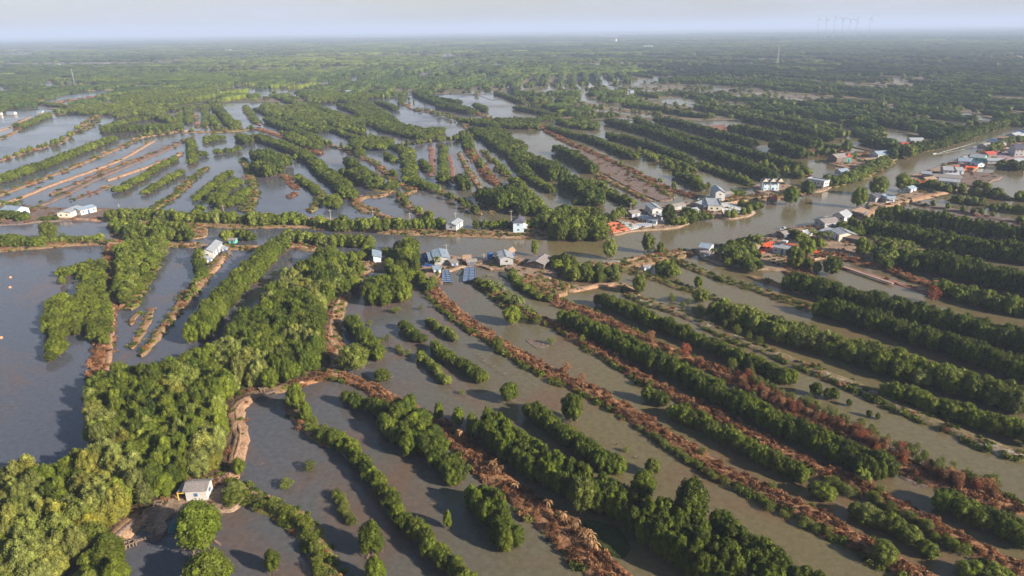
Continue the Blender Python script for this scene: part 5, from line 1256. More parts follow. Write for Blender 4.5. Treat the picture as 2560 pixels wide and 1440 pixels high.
for x, y, w, L, h, wl, rm, lb in [(2462,372,7,10,2.8,GREYW,GREYR,'grey riverside shed left of the purple trays'),(2490,362,7,11,3,WHITE,TIN,'white river house above the purple trays'),(2512,352,7,9,2.8,BROWNW,THATCH,'brown shed in the upper part of the tray settlement'),
    (2535,346,8,12,3.2,GREYW,TINL,'pale roofed shed in the top corner of the tray settlement'),(2555,338,8,10,3,BLUEW,TIN,'pale blue house at the far end of the tray settlement'),(2470,392,6,8,2.6,BROWNW,REDR,'red roofed shed just left of the big white house'),
    (2484,408,6,9,2.6,GREYW,TINL,'grey shed below the packed dull trays'),(2548,412,8,12,3,WHITE,TINL,'white long shed at the right edge under the big white house'),(2440,414,5,7,2.4,BLUEW,TIN,'tiny blue shed at the rim of the red orange nets'),
    (2320,455,5,7,2.2,BROWNW,THATCH,'brown lean-to below the open stilt shed'),(2300,462,4.5,6,2.2,CREAM,REDR,'little red roofed hut at the left end of the river hedge'),(2375,447,5,8,2.6,CREAM,TINL,'cream annex between the two long riverside buildings'),
    (2412,402,5,8,2.4,GREYW,GREYR,'grey annex below the turquoise fronted house'),(1730,534,4,5,2.2,GREYW,TINL,'little grey shed between the dark tree and the workshop'),(1815,492,4,5,2.2,BROWNW,GREYR,'brown outhouse right of the white two storey villa'),
    (1632,556,3.5,5,1.9,WHITE,TINL,'low white tarpaulin shelter behind the blue trays'),(1178,662,2.6,3.4,1.9,BROWNW,GREYR,'plank kiosk on the wooden landing walkway'),(2138,605,4,6,2.4,BROWNW,THATCH,'small brown shed right of the big pale workshop'),
    (1880,626,3.6,5,2,CREAM,THATCH,'cream shed at the head of the orange red trays'),(1766,640,3,4.5,1.8,GREYW,GREYR,'grey pier shelter below the plain white house')]:
    house('shed', lb, 'shed', (x - 4, y), (x + 4, y - random.uniform(-2, 2)), w, h, 'gable', wl, rm, L=L, win=2 if L > 8 else 1, z=0.6)
# far white houses of the plain, each a few pixels
FH = [(1478,226,'white block house on stilts by the far pond','flat',WHITE,TINL,14,9),(740,243,'small white house at the far red ditch','gable',WHITE,TINL,8,4),(873,232,'long white house among the far woods','gable',WHITE,TIN,14,4),
      (250,222,'white hut on the far sandy bank','gable',WHITE,TINL,6,4),(526,213,'white hut at the end of the far forest block','gable',WHITE,TIN,8,4),(1700,196,'pale house on the far canal','gable',WHITE,TINL,14,4),
      (1832,164,'white house left one of the far village','gable',WHITE,REDR,22,7),(1850,167,'tin roofed house below the far village','gable',BLUEW,TIN,26,6),(1872,163,'white house right one of the far village','gable',WHITE,TIN,20,6),
      (1903,169,'pale house beside the radio mast','gable',WHITE,TINL,20,6),(703,187,'white roofed house in the far left woods','gable',WHITE,TINL,12,5),(370,276,'brown roofed house at the head of the narrow ponds','gable',BROWNW,REDR,8,3),
      (178,274,'blue roofed house by the left ponds','gable',WHITE,TIN,8,3),(30,286,'low blue roofed house by the left bank','gable',WHITE,TIN,14,3),(0,288,'cream house with grey roof at the left edge','gable',CREAM,GREYR,8,4),
      (928,201,'white house behind the far curved ditch','gable',WHITE,REDR,10,4),(102,283,'pale blue roofed shed over the long left hedge','gable',WHITE,TIN,10,3),(144,166,'white house far in the left plain','gable',WHITE,TINL,26,8),
      (268,165,'white speck of a house far on the left','gable',WHITE,TINL,24,9),(572,130,'bright house far away in the middle plain','gable',WHITE,TINL,50,12),(1620,121,'pale hall far away in the plain','gable',WHITE,TINL,60,12),
      (1535,105,'red roofed tower house near the horizon','gable',WHITE,REDR,50,24),(2098,163,'yellow walled house in the far right plain','gable',YELLOW,TIN,14,6),(1580,231,'small house on stilts in the far canal','gable',BLUEW,TIN,8,4)]
for x, y, lb, rf, wl, rm, L, h in FH:
    z = 0.35; c = P(x, y, z)
    L *= 0.62; h *= 0.8
    house('far_house', lb, 'house', (x - 4, y), (x + 4, y), L * 0.6, h, rf, wl, rm, z=z, L=L, win=2, door=False, group='white houses scattered over the far plain')

# ------------------------------------------------------------------ rafts of trays and tanks
def raft(name, label, corners, nx, ny, frame_m, fill_m, z=0.75, gap=0.18, lid=0.0, group=None, cat='raft'):
    C4 = [P(*c, z) for c in corners]          # a, b, c, d around
    o0 = sum(C4) / 4; rz = math.atan2(*(C4[1] - C4[0])[::-1])
    e = link(name, None, loc=(o0[0], o0[1], 0), rz=rz); tag(e, label, cat, group)
    ca, sa = math.cos(-rz), math.sin(-rz)
    Lc = [np.array([(p - o0)[0] * ca - (p - o0)[1] * sa, (p - o0)[0] * sa + (p - o0)[1] * ca]) for p in C4]
    def uv(u, v): return (Lc[0] * (1 - u) + Lc[1] * u) * (1 - v) + (Lc[3] * (1 - u) + Lc[2] * u) * v
    fr = MB()
    for i in range(nx + 1):
        a, b = uv(i / nx, 0), uv(i / nx, 1); fr.bar((a[0], a[1], z), (b[0], b[1], z), gap, 0.22)
    for j in range(ny + 1):
        a, b = uv(0, j / ny), uv(1, j / ny); fr.bar((a[0], a[1], z + 0.004), (b[0], b[1], z + 0.004), gap, 0.2)
    fr.build('frame', frame_m, e)
    for i in range(nx):
        tb = MB()
        for j in range(ny):
            g = 0.08; q = [uv((i + g) / nx, (j + g) / ny), uv((i + 1 - g) / nx, (j + g) / ny), uv((i + 1 - g) / nx, (j + 1 - g) / ny), uv((i + g) / nx, (j + 1 - g) / ny)]
            zz = z - 0.08 + lid + random.uniform(0, 0.02)
            tb.add([(p[0], p[1], zz) for p in q] + [(p[0], p[1], z - 0.35) for p in q], [(0, 1, 2, 3), (0, 4, 5, 1), (1, 5, 6, 2), (2, 6, 7, 3), (3, 7, 4, 0)])
        tb.build('tray_row', fill_m, e)
    return e
raft('tray_raft', 'orange trays in rows at the river edge', [(1520,559),(1546,554),(1574,575),(1533,582)], 4, 12, paint('faded_orange', (0.62, 0.26, 0.16)), ORANGE, lid=0.12)
raft('tray_raft', 'white trays beside the orange ones', [(1549,554),(1581,558),(1601,568),(1577,574)], 5, 8, WHITEP, GREYP, gap=0.35)
raft('tray_raft', 'bright blue trays right of the white ones at the river edge', [(1590,560),(1632,556),(1641,562),(1603,568)], 7, 3, WHITEP, BLUEP)
raft('tank_raft', 'grid of white framed tanks spread under the villa at the river', [(1800,508),(1826,507),(1884,530),(1810,536)], 6, 12, WHITEP, GREYP, gap=0.45, z=0.8)
raft('tank_raft', 'white tarpaulin tanks in front of the tall white house', [(1602,537),(1640,543),(1664,558),(1620,556)], 5, 4, WHITEP, WHITEP, gap=0.3, z=0.8)
raft('tank_raft', 'small pale tanks left of the villa', [(1744,498),(1764,494),(1778,502),(1760,506)], 4, 3, WHITEP, GREYP, z=0.8)
raft('tray_raft', 'orange red trays behind the white house with blue windows', [(1892,615),(1926,604),(1968,614),(1905,632)], 8, 7, ORANGE, paint('pale_mud', (0.3, 0.22, 0.17)), gap=0.4, z=0.8)
raft('tray_raft', 'long thin orange tray line right of the white house with blue windows', [(1962,610),(1970,608),(2054,630),(2046,634)], 2, 14, ORANGE, ORANGE, gap=0.3, z=0.8)
raft('tray_raft', 'broken row of orange trays on the red mud pond', [(2090,662),(2093,661),(2234,707.5),(2229,708.5)], 1, 34, paint('pale_tray', (0.33, 0.24, 0.2)), paint('rust_tray', (0.5, 0.2, 0.13)), gap=0.4, z=0.7)
raft('tank_raft', 'green framed white tanks by the earth jetty', [(2005,577),(2030,572),(2046,578),(2018,588)], 3, 5, WHITEP, GREYP, z=0.8, gap=0.4)
raft('tank_raft', 'white tanks beside the long pale roofed house', [(1990,588),(2012,580),(2030,588),(2012,592)], 3, 4, WHITEP, WHITEP, z=0.8, gap=0.3)
raft('pen', 'dark blue lined pens left one of two above the river landing', [(1046,638),(1058,636),(1080,664),(1056,665)], 2, 10, BLUEP, BLUED, gap=0.25)
raft('pen', 'half filled pen with grey sand right of the dark blue one', [(1060,636),(1072,635),(1082,662),(1081,663)], 2, 10, BLUEP, paint('pen_sand', (0.33, 0.27, 0.22)), gap=0.25)
raft('tray_raft', 'blue tray grid lower left one near the little blue roofed shed', [(1106,676),(1122,675),(1132,703),(1105,704)], 2, 6, paint('blue_frame', (0.16, 0.20, 0.27)), paint('dusty_blue_liner', (0.05, 0.11, 0.26), var=0.5), gap=0.14)
raft('tray_raft', 'blue tray grid on the water right one with a dark gangway', [(1162,668),(1188,668),(1189,701),(1158,702)], 2, 9, paint('blue_frame', (0.16, 0.20, 0.27)), paint('dusty_blue_liner', (0.05, 0.11, 0.26), var=0.5), gap=0.14)
raft('net_raft', 'red orange nets spread around the brown box shed', [(2366,420),(2420,411),(2450,416),(2406,428)], 8, 8, ORANGE, paint('pale_net', (0.5, 0.3, 0.24)), gap=0.7, z=0.8)
raft('net_raft', 'purple grey trays packed left of the big white house', [(2478,382),(2530,376),(2560,392),(2500,398)], 9, 8, paint('purple_tray', (0.28, 0.2, 0.24)), paint('dull_red_tray', (0.34, 0.14, 0.12)), gap=0.8, z=0.8)
raft('net_raft', 'red trays packed above the big white house', [(2500,372),(2560,360),(2590,368),(2540,378)], 8, 8, paint('purple_tray', (0.28, 0.2, 0.24)), ORANGE, gap=0.8, z=0.8)
raft('net_raft', 'dull trays packed below the big white house', [(2490,400),(2590,394),(2600,404),(2500,408)], 12, 4, paint('purple_tray', (0.28, 0.2, 0.24)), paint('rust_tray', (0.5, 0.2, 0.13)), gap=0.7, z=0.8)
raft('blue_basin', 'bright blue lined basin in the far woods', [(924,240),(944,239),(952,244),(934,245)], 1, 1, BLUEP, BLUEP, z=0.5, cat='basin')

# ------------------------------------------------------------------ boats, tanks, bridges, poles
def boat(name, label, a, b, w, hull, inner, z=0.0, cabin=False, motor=False):
    c, L, rz = frame_of(a, b, z)
    e = link(name, None, loc=(c[0], c[1], z), rz=rz); tag(e, label, 'boat')
    n = 12; hb = MB(); vs = []
    for i in range(n + 1):
        t = i / n; x = (t - 0.5) * L; ww = w / 2 * (math.sin(math.pi * min(1, 0.12 + 0.88 * t)) ** 0.6 if t > 0.5 else math.sin(math.pi * (0.18 + 0.64 * t)) ** 0.5)
        ww = max(0.04, ww if t < 0.98 else 0.04); zs = 0.38 + 0.35 * abs(t - 0.45) ** 2 * 4 * 0.5
        vs += [(x, -ww, zs), (x, -ww * 0.62, -0.12), (x, ww * 0.62, -0.12), (x, ww, zs), (x, ww * 0.86, zs), (x, ww * 0.55, 0.06), (x, -ww * 0.55, 0.06), (x, -ww * 0.86, zs)]
    fs = []
    for i in range(n):
        for k in range(8): fs.append((i * 8 + k, i * 8 + (k + 1) % 8, (i + 1) * 8 + (k + 1) % 8, (i + 1) * 8 + k))
    fs += [tuple(range(8))[::-1], tuple(range(n * 8, n * 8 + 8))]
    hb.add(vs, fs); hb.build('hull', hull, e)
    for t in (-0.25, 0.0, 0.25):
        MB().box(t * L - 0.14, t * L + 0.14, -w * 0.40, w * 0.40, 0.30, 0.34).build('thwart', inner, e)
    if cabin: MB().box(-L * 0.2, L * 0.1, -w * 0.36, w * 0.36, 0.36, 1.3).build('cabin', TINL, e)
    return e
boat('sampan', 'teal wooden sampan moored under the big mangrove by the hut', (424, 1334), (444, 1308), 0.95, TEAL, paint('teal_inside', (0.03, 0.12, 0.14)))
boat('canoe', 'dark canoe with pale rim at the grassy bank by the stilt house', (1253, 689), (1269, 698), 0.9, TEAL, WHITEP)
boat('canoe', 'dark canoe beside the blue tray grids', (1147, 689), (1156, 679), 0.9, paint('dark_hull', (0.05, 0.08, 0.09)), WOOD)
boat('canoe', 'white canoe in the pond below the white house with blue windows', (2000, 665), (2018, 662), 0.9, WHITEP, GREYW)
boat('canoe', 'rust red canoe under the trees left of the pens', (1018, 697), (1036, 694), 0.9, paint('rust_hull', (0.34, 0.13, 0.07)), WOOD)
boat('canoe', 'dark sampan crossing under the earth road on the right', (2326, 491), (2343, 494), 1.3, paint('dark_hull', (0.05, 0.08, 0.09)), WOOD)
boat('river_boat', 'pale boat tied at the river edge in front of the earth jetty', (1953, 575), (1966, 572), 1.4, WHITEP, BLUEP, cabin=True)
boat('river_boat', 'white flat boat moored beneath the dark grey house', (2164, 508), (2174, 506), 1.4, WHITEP, GREYW)
boat('speedboat', 'small fast boat drawing a long white wake up the river', (2334, 386), (2341, 384), 1.6, WHITEP, WOOD)
# the wake: two foamy ridges on the river
for k, pts in enumerate(([(2341,385,0.6),(2360,379,1.2),(2385,372,1.6),(2410,365,1.2),(2440,356,0.5)], [(2343,386,0.3),(2368,381,0.5),(2400,375,0.5),(2440,367,0.3)])):
    wp = np.array([[*P(p[0], p[1], 0.05), p[2]] for p in pts]); c_, L_ = smooth_line(wp, 1.5); V = []
    t_ = np.gradient(c_[:, :2], axis=0); t_ /= np.linalg.norm(t_, axis=1)[:, None]; nn = np.stack([-t_[:, 1], t_[:, 0]], 1)
    for off, z in ((-0.5, -0.02), (-0.2, 0.05), (0.2, 0.05), (0.5, -0.02)):
        V.append(np.column_stack([c_[:, 0] + nn[:, 0] * off * c_[:, 2] * rng.uniform(.6, 1.3, len(c_)), c_[:, 1] + nn[:, 1] * off * c_[:, 2] * rng.uniform(.6, 1.3, len(c_)), np.full(len(c_), z) + rng.normal(size=len(c_)) * 0.03]))
    V = np.stack(V, 1).reshape(-1, 3); i = np.arange(len(c_) - 1)[:, None] * 4 + np.arange(3)[None]
    o = link('water_foam', mesh_np('water_foam', V, np.stack([i, i + 4, i + 5, i + 1], -1).reshape(-1, 4), [FOAM])); tag(o, 'white foam of the wake behind the fast boat', 'foam', kind='stuff')

def drum(label, px, py, r, h, m=BLUEP):
    c = P(px, py, 0.6); e = MB(); n = 16; R_ = [(0, r), (0.15 * h, r * 1.02), (0.5 * h, r), (0.85 * h, r * 1.02), (0.95 * h, r * 0.8), (h, 0.3 * r)]
    vs = [(q * math.cos(2 * math.pi * k / n), q * math.sin(2 * math.pi * k / n), z) for z, q in R_ for k in range(n)]
    fs = [(i * n + k, i * n + (k + 1) % n, (i + 1) * n + (k + 1) % n, (i + 1) * n + k) for i in range(len(R_) - 1) for k in range(n)] + [tuple(range((len(R_) - 1) * n, len(R_) * n))]
    e.add(vs, fs); root = link('water_tank', None, loc=(c[0], c[1], 0.6)); tag(root, label, 'water tank'); e.build('drum', m, root, smooth=False)
    MB().tube([(0, 0, h * 0.98), (0, 0, h + 0.12)], 0.3 * r, 12).build('lid', DARKR, root)
drum('tall blue water tank at the river landing', 1225, 646, 1.0, 2.2)
drum('blue water tank half under the thatched hut by the landing', 1278, 646, 0.9, 1.6)
drum('small blue drum beside the narrow house', 920, 628, 0.6, 1.1)

def bridge(name, label, a, b, w, plank=0.6, rail=False, mat=WOOD, z=0.9, posts=True):
    c, L, rz = frame_of(a, b, z); e = link(name, None, loc=(c[0], c[1], 0), rz=rz); tag(e, label, 'bridge')
    for s in (-1, 1): MB().box(-L / 2, L / 2, s * w / 2 - 0.07, s * w / 2 + 0.07, z - 0.16, z).build('beam', mat, e)
    pb = MB(); k = int(L / plank)
    for i in range(k + 1):
        x = -L / 2 + i * L / max(1, k); pb.box(x - plank * 0.22, x + plank * 0.22, -w / 2 - 0.1, w / 2 + 0.1, z + 0.003, z + 0.07)
    pb.build('deck', mat, e)
    if posts:
        for x in (-L / 2 + 0.2, 0, L / 2 - 0.2):
            for s in (-1, 1): MB().box(x - 0.07, x + 0.07, s * (w / 2 + 0.09), s * (w / 2 + 0.22), -1.0, z + (0.8 if rail else 0.1)).build('post', mat, e)
    if rail:
        for s in (-1, 1): MB().box(-L / 2, L / 2, s * (w / 2 + 0.23), s * (w / 2 + 0.29), z + 0.62, z + 0.7).build('rail', mat, e)
bridge('sluice_frame', 'dark ladder like timber sluice over the black channel near the hut', (371, 1312), (397, 1252), 1.25, plank=0.85, mat=WOOD, z=0.75)
bridge('footbridge', 'thin pole footbridge with short ladder across the inlet by the teal sampan', (336, 1352), (405, 1334), 0.35, plank=0.5, z=0.8)
bridge('ladder', 'short wooden ladder lying at the bank end of the pole footbridge', (309, 1360), (334, 1351), 0.9, plank=0.5, z=0.7)
bridge('footbridge', 'slim plank bridge from the curved sandy path to the grove', (634, 992), (690, 975), 0.5, plank=0.5, z=0.9)
bridge('footbridge', 'second plank bridge tucked behind the slim one', (648, 972), (668, 966), 0.6, plank=0.5, z=0.9)
bridge('footbridge', 'grey plank bridge with rails on the canal side path', (498, 617), (514, 617), 2.0, rail=True, z=1.0)
bridge('boardwalk', 'pale concrete boardwalk on the bank under the airy river tree', (1510, 654), (1548, 652), 1.6, mat=CONC, z=1.2, posts=False)
bridge('boardwalk', 'wooden boardwalk from the landing past the thatched water hut', (1172, 662), (1222, 652), 1.6, mat=WOOD, z=0.8)
bridge('boardwalk', 'dark boardwalk across the narrow pond by the canoe', (1222, 687), (1236, 686), 0.4, mat=WOOD, z=0.8)
bridge('jetty', 'broken timber jetty at the dry bank bend', (1436, 712), (1452, 722), 1.6, mat=WOOD, z=0.8)
bridge('jetty', 'small jetty with posts beside the bank of the white gabled house', (571, 627), (576, 636), 1.0, mat=WOOD, z=0.8)

def pole(label, px, py, h, arm=True, m=CONC, z=0.7):
    c = P(px, py, z); e = link('utility_pole', None, loc=(c[0], c[1], 0)); tag(e, label, 'pole', 'utility poles along the river banks')
    MB().tube([(0, 0, 0), (0, 0, h)], [0.16, 0.09], 8).build('post', m, e)
    if arm: MB().box(-0.9, 0.9, -0.06, 0.06, h - 0.7, h - 0.58).build('crossarm', m, e); 
POLES = [(303,543,'leftmost river pole by the two long sheds'),(562,546,'pole in the gap of the canal trees'),(828,558,'pole over the small mud yard'),(934,560,'pole behind the round river trees'),(1026,566,'pole beside the small dark roofed shed'),(1140,566,'pole behind the white stilt house'),
         (1278,560,'pole behind the blue two storey house'),(1576,540,'pole among the palms left of the grey shed'),(1920,492,'pole on the winding sandy path under the gabled villa'),(2060,575,'thick pole beside the dark grey long shed'),(1117,650,'white mast behind the blue roofed house'),(1210,648,'short pole at the landing'),(2390,475,'pole at the end of the hedge below the long white house')]
for x, y, lb in POLES: pole('grey ' + lb if 'white' not in lb[:5] else lb, x, y, 7.0 if x != 1210 else 3.0)

# radio masts
def mast(label, px, py, h, w, cat='mast'):
    c = P(px, py, 0.3); e = link('radio_mast', None, loc=(c[0], c[1], 0)); tag(e, label, cat)
    t = MB(); n = 14
    for sx, sy in ((-1, -1), (1, -1), (1, 1), (-1, 1)): t.bar((sx * w / 2, sy * w / 2, 0), (sx * w * 0.12, sy * w * 0.12, h * 0.96), w * 0.09)
    for i in range(n):
        z0, z1 = h * 0.96 * i / n, h * 0.96 * (i + 1) / n; w0 = w / 2 * (1 - 0.76 * i / n); w1 = w / 2 * (1 - 0.76 * (i + 1) / n)
        for (ax, ay), (bx, by) in (((-1, -1), (1, -1)), ((1, -1), (1, 1)), ((1, 1), (-1, 1)), ((-1, 1), (-1, -1))):
            t.bar((ax * w0, ay * w0, z0), (bx * w1, by * w1, z1), w * 0.04); t.bar((ax * w1, ay * w1, z1), (bx * w1, by * w1, z1), w * 0.04)
    t.build('lattice', paint('mast_steel', (0.3, 0.3, 0.32)), e)
    MB().tube([(0, 0, h * 0.96), (0, 0, h * 1.06)], w * 0.04).build('antenna', paint('mast_steel', (0.3, 0.3, 0.32)), e)
mast('slender radio mast rising from the far village on the right', 1943, 163, 42, 3.6)
mast('thin radio mast over the far ponds on the left', 187, 212, 27, 1.4)
mast('small radio mast far left near the canal woods', 944, 205, 14, 1.2)

# wind turbines at the coast beyond the plain
TURB = [(2037,24),(2057,22),(2077,26),(2097,22),(2114,21),(2131,20),(2164,22)]
TL = ['leftmost wind turbine on the horizon', 'second wind turbine from the left on the horizon', 'third and tallest wind turbine from the left on the horizon', 'middle one of the seven wind turbines on the horizon', 'fifth wind turbine from the left on the horizon', 'sixth and faintest wind turbine from the left on the horizon', 'rightmost wind turbine standing apart on the horizon']
for i, (x, hp) in enumerate(TURB):
    D = 4500.0; dd = P(x, 130, 0); dd = dd / np.linalg.norm(dd) * D; hub = 78 + (hp - 6) * 1.9
    e = link('wind_turbine', None, loc=(dd[0], dd[1], 0), rz=math.atan2(dd[1], dd[0]) - math.pi / 2 + 0.35 * (-1) ** i)
    tag(e, TL[i], 'wind turbine', 'wind turbines on the horizon')
    MB().tube([(0, 0, 0), (0, 0, hub)], [1.2, 0.7], 12).build('tower', paint('turbine_haze_grey', (0.3, 0.33, 0.38)), e)  # grey painted over white towers and blades to stand in for haze
    MB().box(-2, 2, -5, 5, hub - 0.2, hub + 3.6).build('nacelle', WHITE, e)
    for k in range(3):
        a = math.radians(90 + 120 * k + 17 * i); L = 24; ca, sa = math.cos(a), math.sin(a); cz = hub + 1.7
        def q(r, s): return (ca * r - sa * s, -6.2, cz + sa * r + ca * s)
        bl = MB(); v = [q(1, -1), q(1, 1), q(L * .25, 1.8), q(L * .25, -1.2), q(L, 0.5), q(L, -0.2)]
        v2 = [(p[0], p[1] + 0.7, p[2]) for p in v]
        bl.add(v + v2, [(0, 3, 2, 1), (3, 5, 4, 2), (6, 7, 8, 9), (9, 8, 10, 11), (0, 1, 7, 6), (1, 2, 8, 7), (2, 4, 10, 8), (4, 5, 11, 10), (5, 3, 9, 11), (3, 0, 6, 9)]); bl.build('blade', paint('turbine_haze_grey', (0.3, 0.33, 0.38)), e)

# ------------------------------------------------------------------ banana plants, palms, dead trees, small things in the water
def leaf_strip(mb, base, az, L, w, up, droop, n=6, m=0):
    pts = []; 
    for i in range(n + 1):
        t = i / n; r = L * t * (1 - 0.25 * t * droop); z = up * t * L - droop * L * t * t * 0.9
        pts.append((base[0] + math.cos(az) * r, base[1] + math.sin(az) * r, base[2] + z))
    vs = []
    for i, p in enumerate(pts):
        ww = w * math.sin(math.pi * (0.10 + 0.86 * i / n)) / 2; vs += [(p[0] - math.sin(az) * ww, p[1] + math.cos(az) * ww, p[2] - ww * 0.3), (p[0], p[1], p[2] + ww * 0.1), (p[0] + math.sin(az) * ww, p[1] - math.cos(az) * ww, p[2] - ww * 0.3)]
    fs = []
    for i in range(n):
        for k in (0, 1): fs.append((i * 3 + k, i * 3 + k + 1, (i + 1) * 3 + k + 1, (i + 1) * 3 + k))
    mb.add(vs, fs, m)
def banana_mesh(seed, dry=False):
    r = random.Random(seed); mb = MB()
    for i in range(10): leaf_strip(mb, (0, 0, 1.5), i * 2.4 + r.uniform(-.3, .3), r.uniform(1.3, 2.0), r.uniform(0.35, 0.55) * (0.6 if dry else 1), r.uniform(0.3, 1.1) * (0.8 if dry else 1), r.uniform(0.6, 1.3) * (1.5 if dry else 1))
    return mb
def palm_mesh(seed):
    r = random.Random(seed); mb = MB()
    for i in range(15):
        az = i * 2.4 + r.uniform(-.2, .2); L = r.uniform(2.4, 3.2); up = r.uniform(0.1, 1.0)
        for s in (-0.16, 0.0, 0.16): leaf_strip(mb, (0, 0, 4.5), az + s, L * (1 - abs(s)), 0.32, up, 1.1)
    return mb
def stem_mesh(h, r0): return MB().tube([(0, 0, 0), (0.05, 0, h * 0.5), (0, 0.04, h)], [r0, r0 * 0.8, r0 * 0.6], 8)
STRAW = foliage('withered_banana_leaves', [(0.0, (0.24, 0.13, 0.06)), (1.0, (0.38, 0.23, 0.115))], 0.3)
def mesh_of(mb, name, m): return mesh_np(name, mb.v, mb.f, [m])
BAN = [mesh_of(banana_mesh(k), 'leaf_crown', M_LEAF) for k in range(3)]; BAND = [mesh_of(banana_mesh(k + 5, True), 'leaf_crown', STRAW) for k in range(3)]
PAL = [mesh_of(palm_mesh(k), 'frond_crown', M_LEAF) for k in range(2)]; STB = mesh_of(stem_mesh(1.6, 0.14), 'stem', BARK); STP = mesh_of(stem_mesh(4.6, 0.16), 'trunk', BARK)
def plant(name, label, cat, group, cm, sm, x, y, s, tone, z=0.6):
    e = link(name, None, loc=(x, y, z), rz=random.uniform(0, 6.3), scale=(s, s, s)); tag(e, label, cat, group)
    c_ = link(cm.name.split('.')[0], cm, e); c_['tone'] = tone; link(sm.name.split('.')[0], sm, e)
DB = [(1150,1093),(1158,1100),(1232,1170),(1240,1182),(1255,1178),(1290,1222),(1368,1268),(1405,1300),(1412,1310),(1425,1305),(1435,1318),(1442,1312),(1455,1345),(1463,1352),(1470,1340),(1478,1352),(1476,1368),(1485,1375),(1078,703),(1090,700),(1097,707),(1102,712)]
for x, y in DB:
    c = P(x, y, 0.7); plant('withered_banana_plant', 'straw coloured withered banana plant drooping on the burnt bank left of the broad dark row' if y > 900 else 'straw coloured withered banana plant at the head of the burnt bank by the blue trays', 'banana plant', 'withered banana plants on the burnt bank', random.choice(BAND), STB, c[0], c[1], random.uniform(0.7, 1.15), random.random())
GB = []
for a, b, n, lb in (((1215,705),(1340,790),22,'green banana plant on the bank between the narrow ponds'), ((150,598),(275,606),16,'green banana plant beside the canal path on the left'), ((462,752),(500,700),12,'green banana plant on the narrow bank below the white gabled house'),
                ((2160,1195),(2170,1205),4,'pale green banana plant at the end of the long straight hedge'), ((2175,592),(2330,652),44,'green banana plant in the plantation behind the right bank workshop'), ((2200,585),(2290,625),26,'green banana plant in the plantation behind the right bank workshop'), ((1300,605),(1300,606),0,'')):
    for i in range(n):
        t = (i + random.random()) / n; x = a[0] + (b[0] - a[0]) * t + random.uniform(-9, 9); y = a[1] + (b[1] - a[1]) * t + random.uniform(-5, 5); c = P(x, y, 1.0)
        plant('banana_plant', lb, 'banana plant', 'banana plants, ' + lb, random.choice(BAN), STB, c[0], c[1], random.uniform(0.75, 1.3), random.uniform(0.35, 0.8))
for x, y, lb in [(1812,650,'palm among the tangle left of the white house with blue windows'),(1825,640,'palm among the tangle left of the white house with blue windows'),(1840,655,'palm among the tangle left of the white house with blue windows'),(1860,648,'palm among the tangle left of the white house with blue windows'),(1875,640,'palm among the tangle left of the white house with blue windows'),(1785,645,'palm among the tangle left of the white house with blue windows'),
                 (2010,612,'palm in front of the big pale roofed workshop'),(2030,606,'palm in front of the big pale roofed workshop'),(2050,612,'palm in front of the big pale roofed workshop'),(1995,620,'palm in front of the big pale roofed workshop'),(2070,603,'palm in front of the big pale roofed workshop'),
                 (1093,668,'small palm in front of the blue roofed house'),(15,530,'dark palm at the left edge of the canal'),(35,527,'dark palm at the left edge of the canal'),(50,529,'dark palm at the left edge of the canal'),(1550,545,'palm left of the grey roofed north bank shed'),(1540,552,'palm left of the grey roofed north bank shed'),(1560,548,'palm left of the grey roofed north bank shed'),
                 (505,660,'small dark palm beside the white gabled house'),(500,652,'small dark palm beside the white gabled house'),(1420,560,'palm behind the big waterside clump'),(1350,565,'palm behind the big waterside clump'),(1380,560,'palm behind the big waterside clump')]:
    c = P(x, y, 1.0); plant('palm', lb, 'palm', 'palms, ' + lb, random.choice(PAL), STP, c[0], c[1], random.uniform(0.8, 1.2), random.uniform(0.25, 0.55))

# dying red and grey bushes on the banks
def bush_mesh(seed, dry):
    v, f = lobes_crown(9, 620, 0.20, seed, vert=1.0, spread=1.0, flat=1, loose=0.5, core=False); return v, f
RB = [mesh_np('foliage', *bush_mesh(700 + k, True), [M_DRY]) for k in range(3)]; GBm = [mesh_np('foliage', *bush_mesh(710 + k, False), [M_LEAF]) for k in range(3)]
def twig_mesh(seed):
    r = random.Random(seed); mb = MB()
    for i in range(9):
        a = i * 2.4; q = r.uniform(0.4, 0.9); mb.tube([(0, 0, 0), (q * .4 * math.cos(a), q * .4 * math.sin(a), r.uniform(.3, .5)), (q * math.cos(a), q * math.sin(a), r.uniform(.6, 1.0))], [0.04, 0.025, 0.01], 4)
    return mb
TWG = [mesh_of(twig_mesh(k), 'branches', WOOD) for k in range(3)]
def bush(name, label, group, fm, px, py, h, d, tone, z=0.6):
    c = P(px, py, z); e = link(name, None, loc=(c[0], c[1], z - 0.05), rz=random.uniform(0, 6.3), scale=(d / 2, d / 2, h)); tag(e, label, 'bush', group)
    if fm is not None: c_ = link('foliage', random.choice(fm), e); c_['tone'] = tone
    link('branches', random.choice(TWG), e)
redline = [(1855,948),(1900,985),(1950,1010),(2000,1030),(2060,1052),(2110,1075),(2150,1095),(2200,1122),(2260,1150),(2320,1185),(2400,1215),(2480,1235)]
rl, _ = smooth_line(np.array(redline, float), 1)
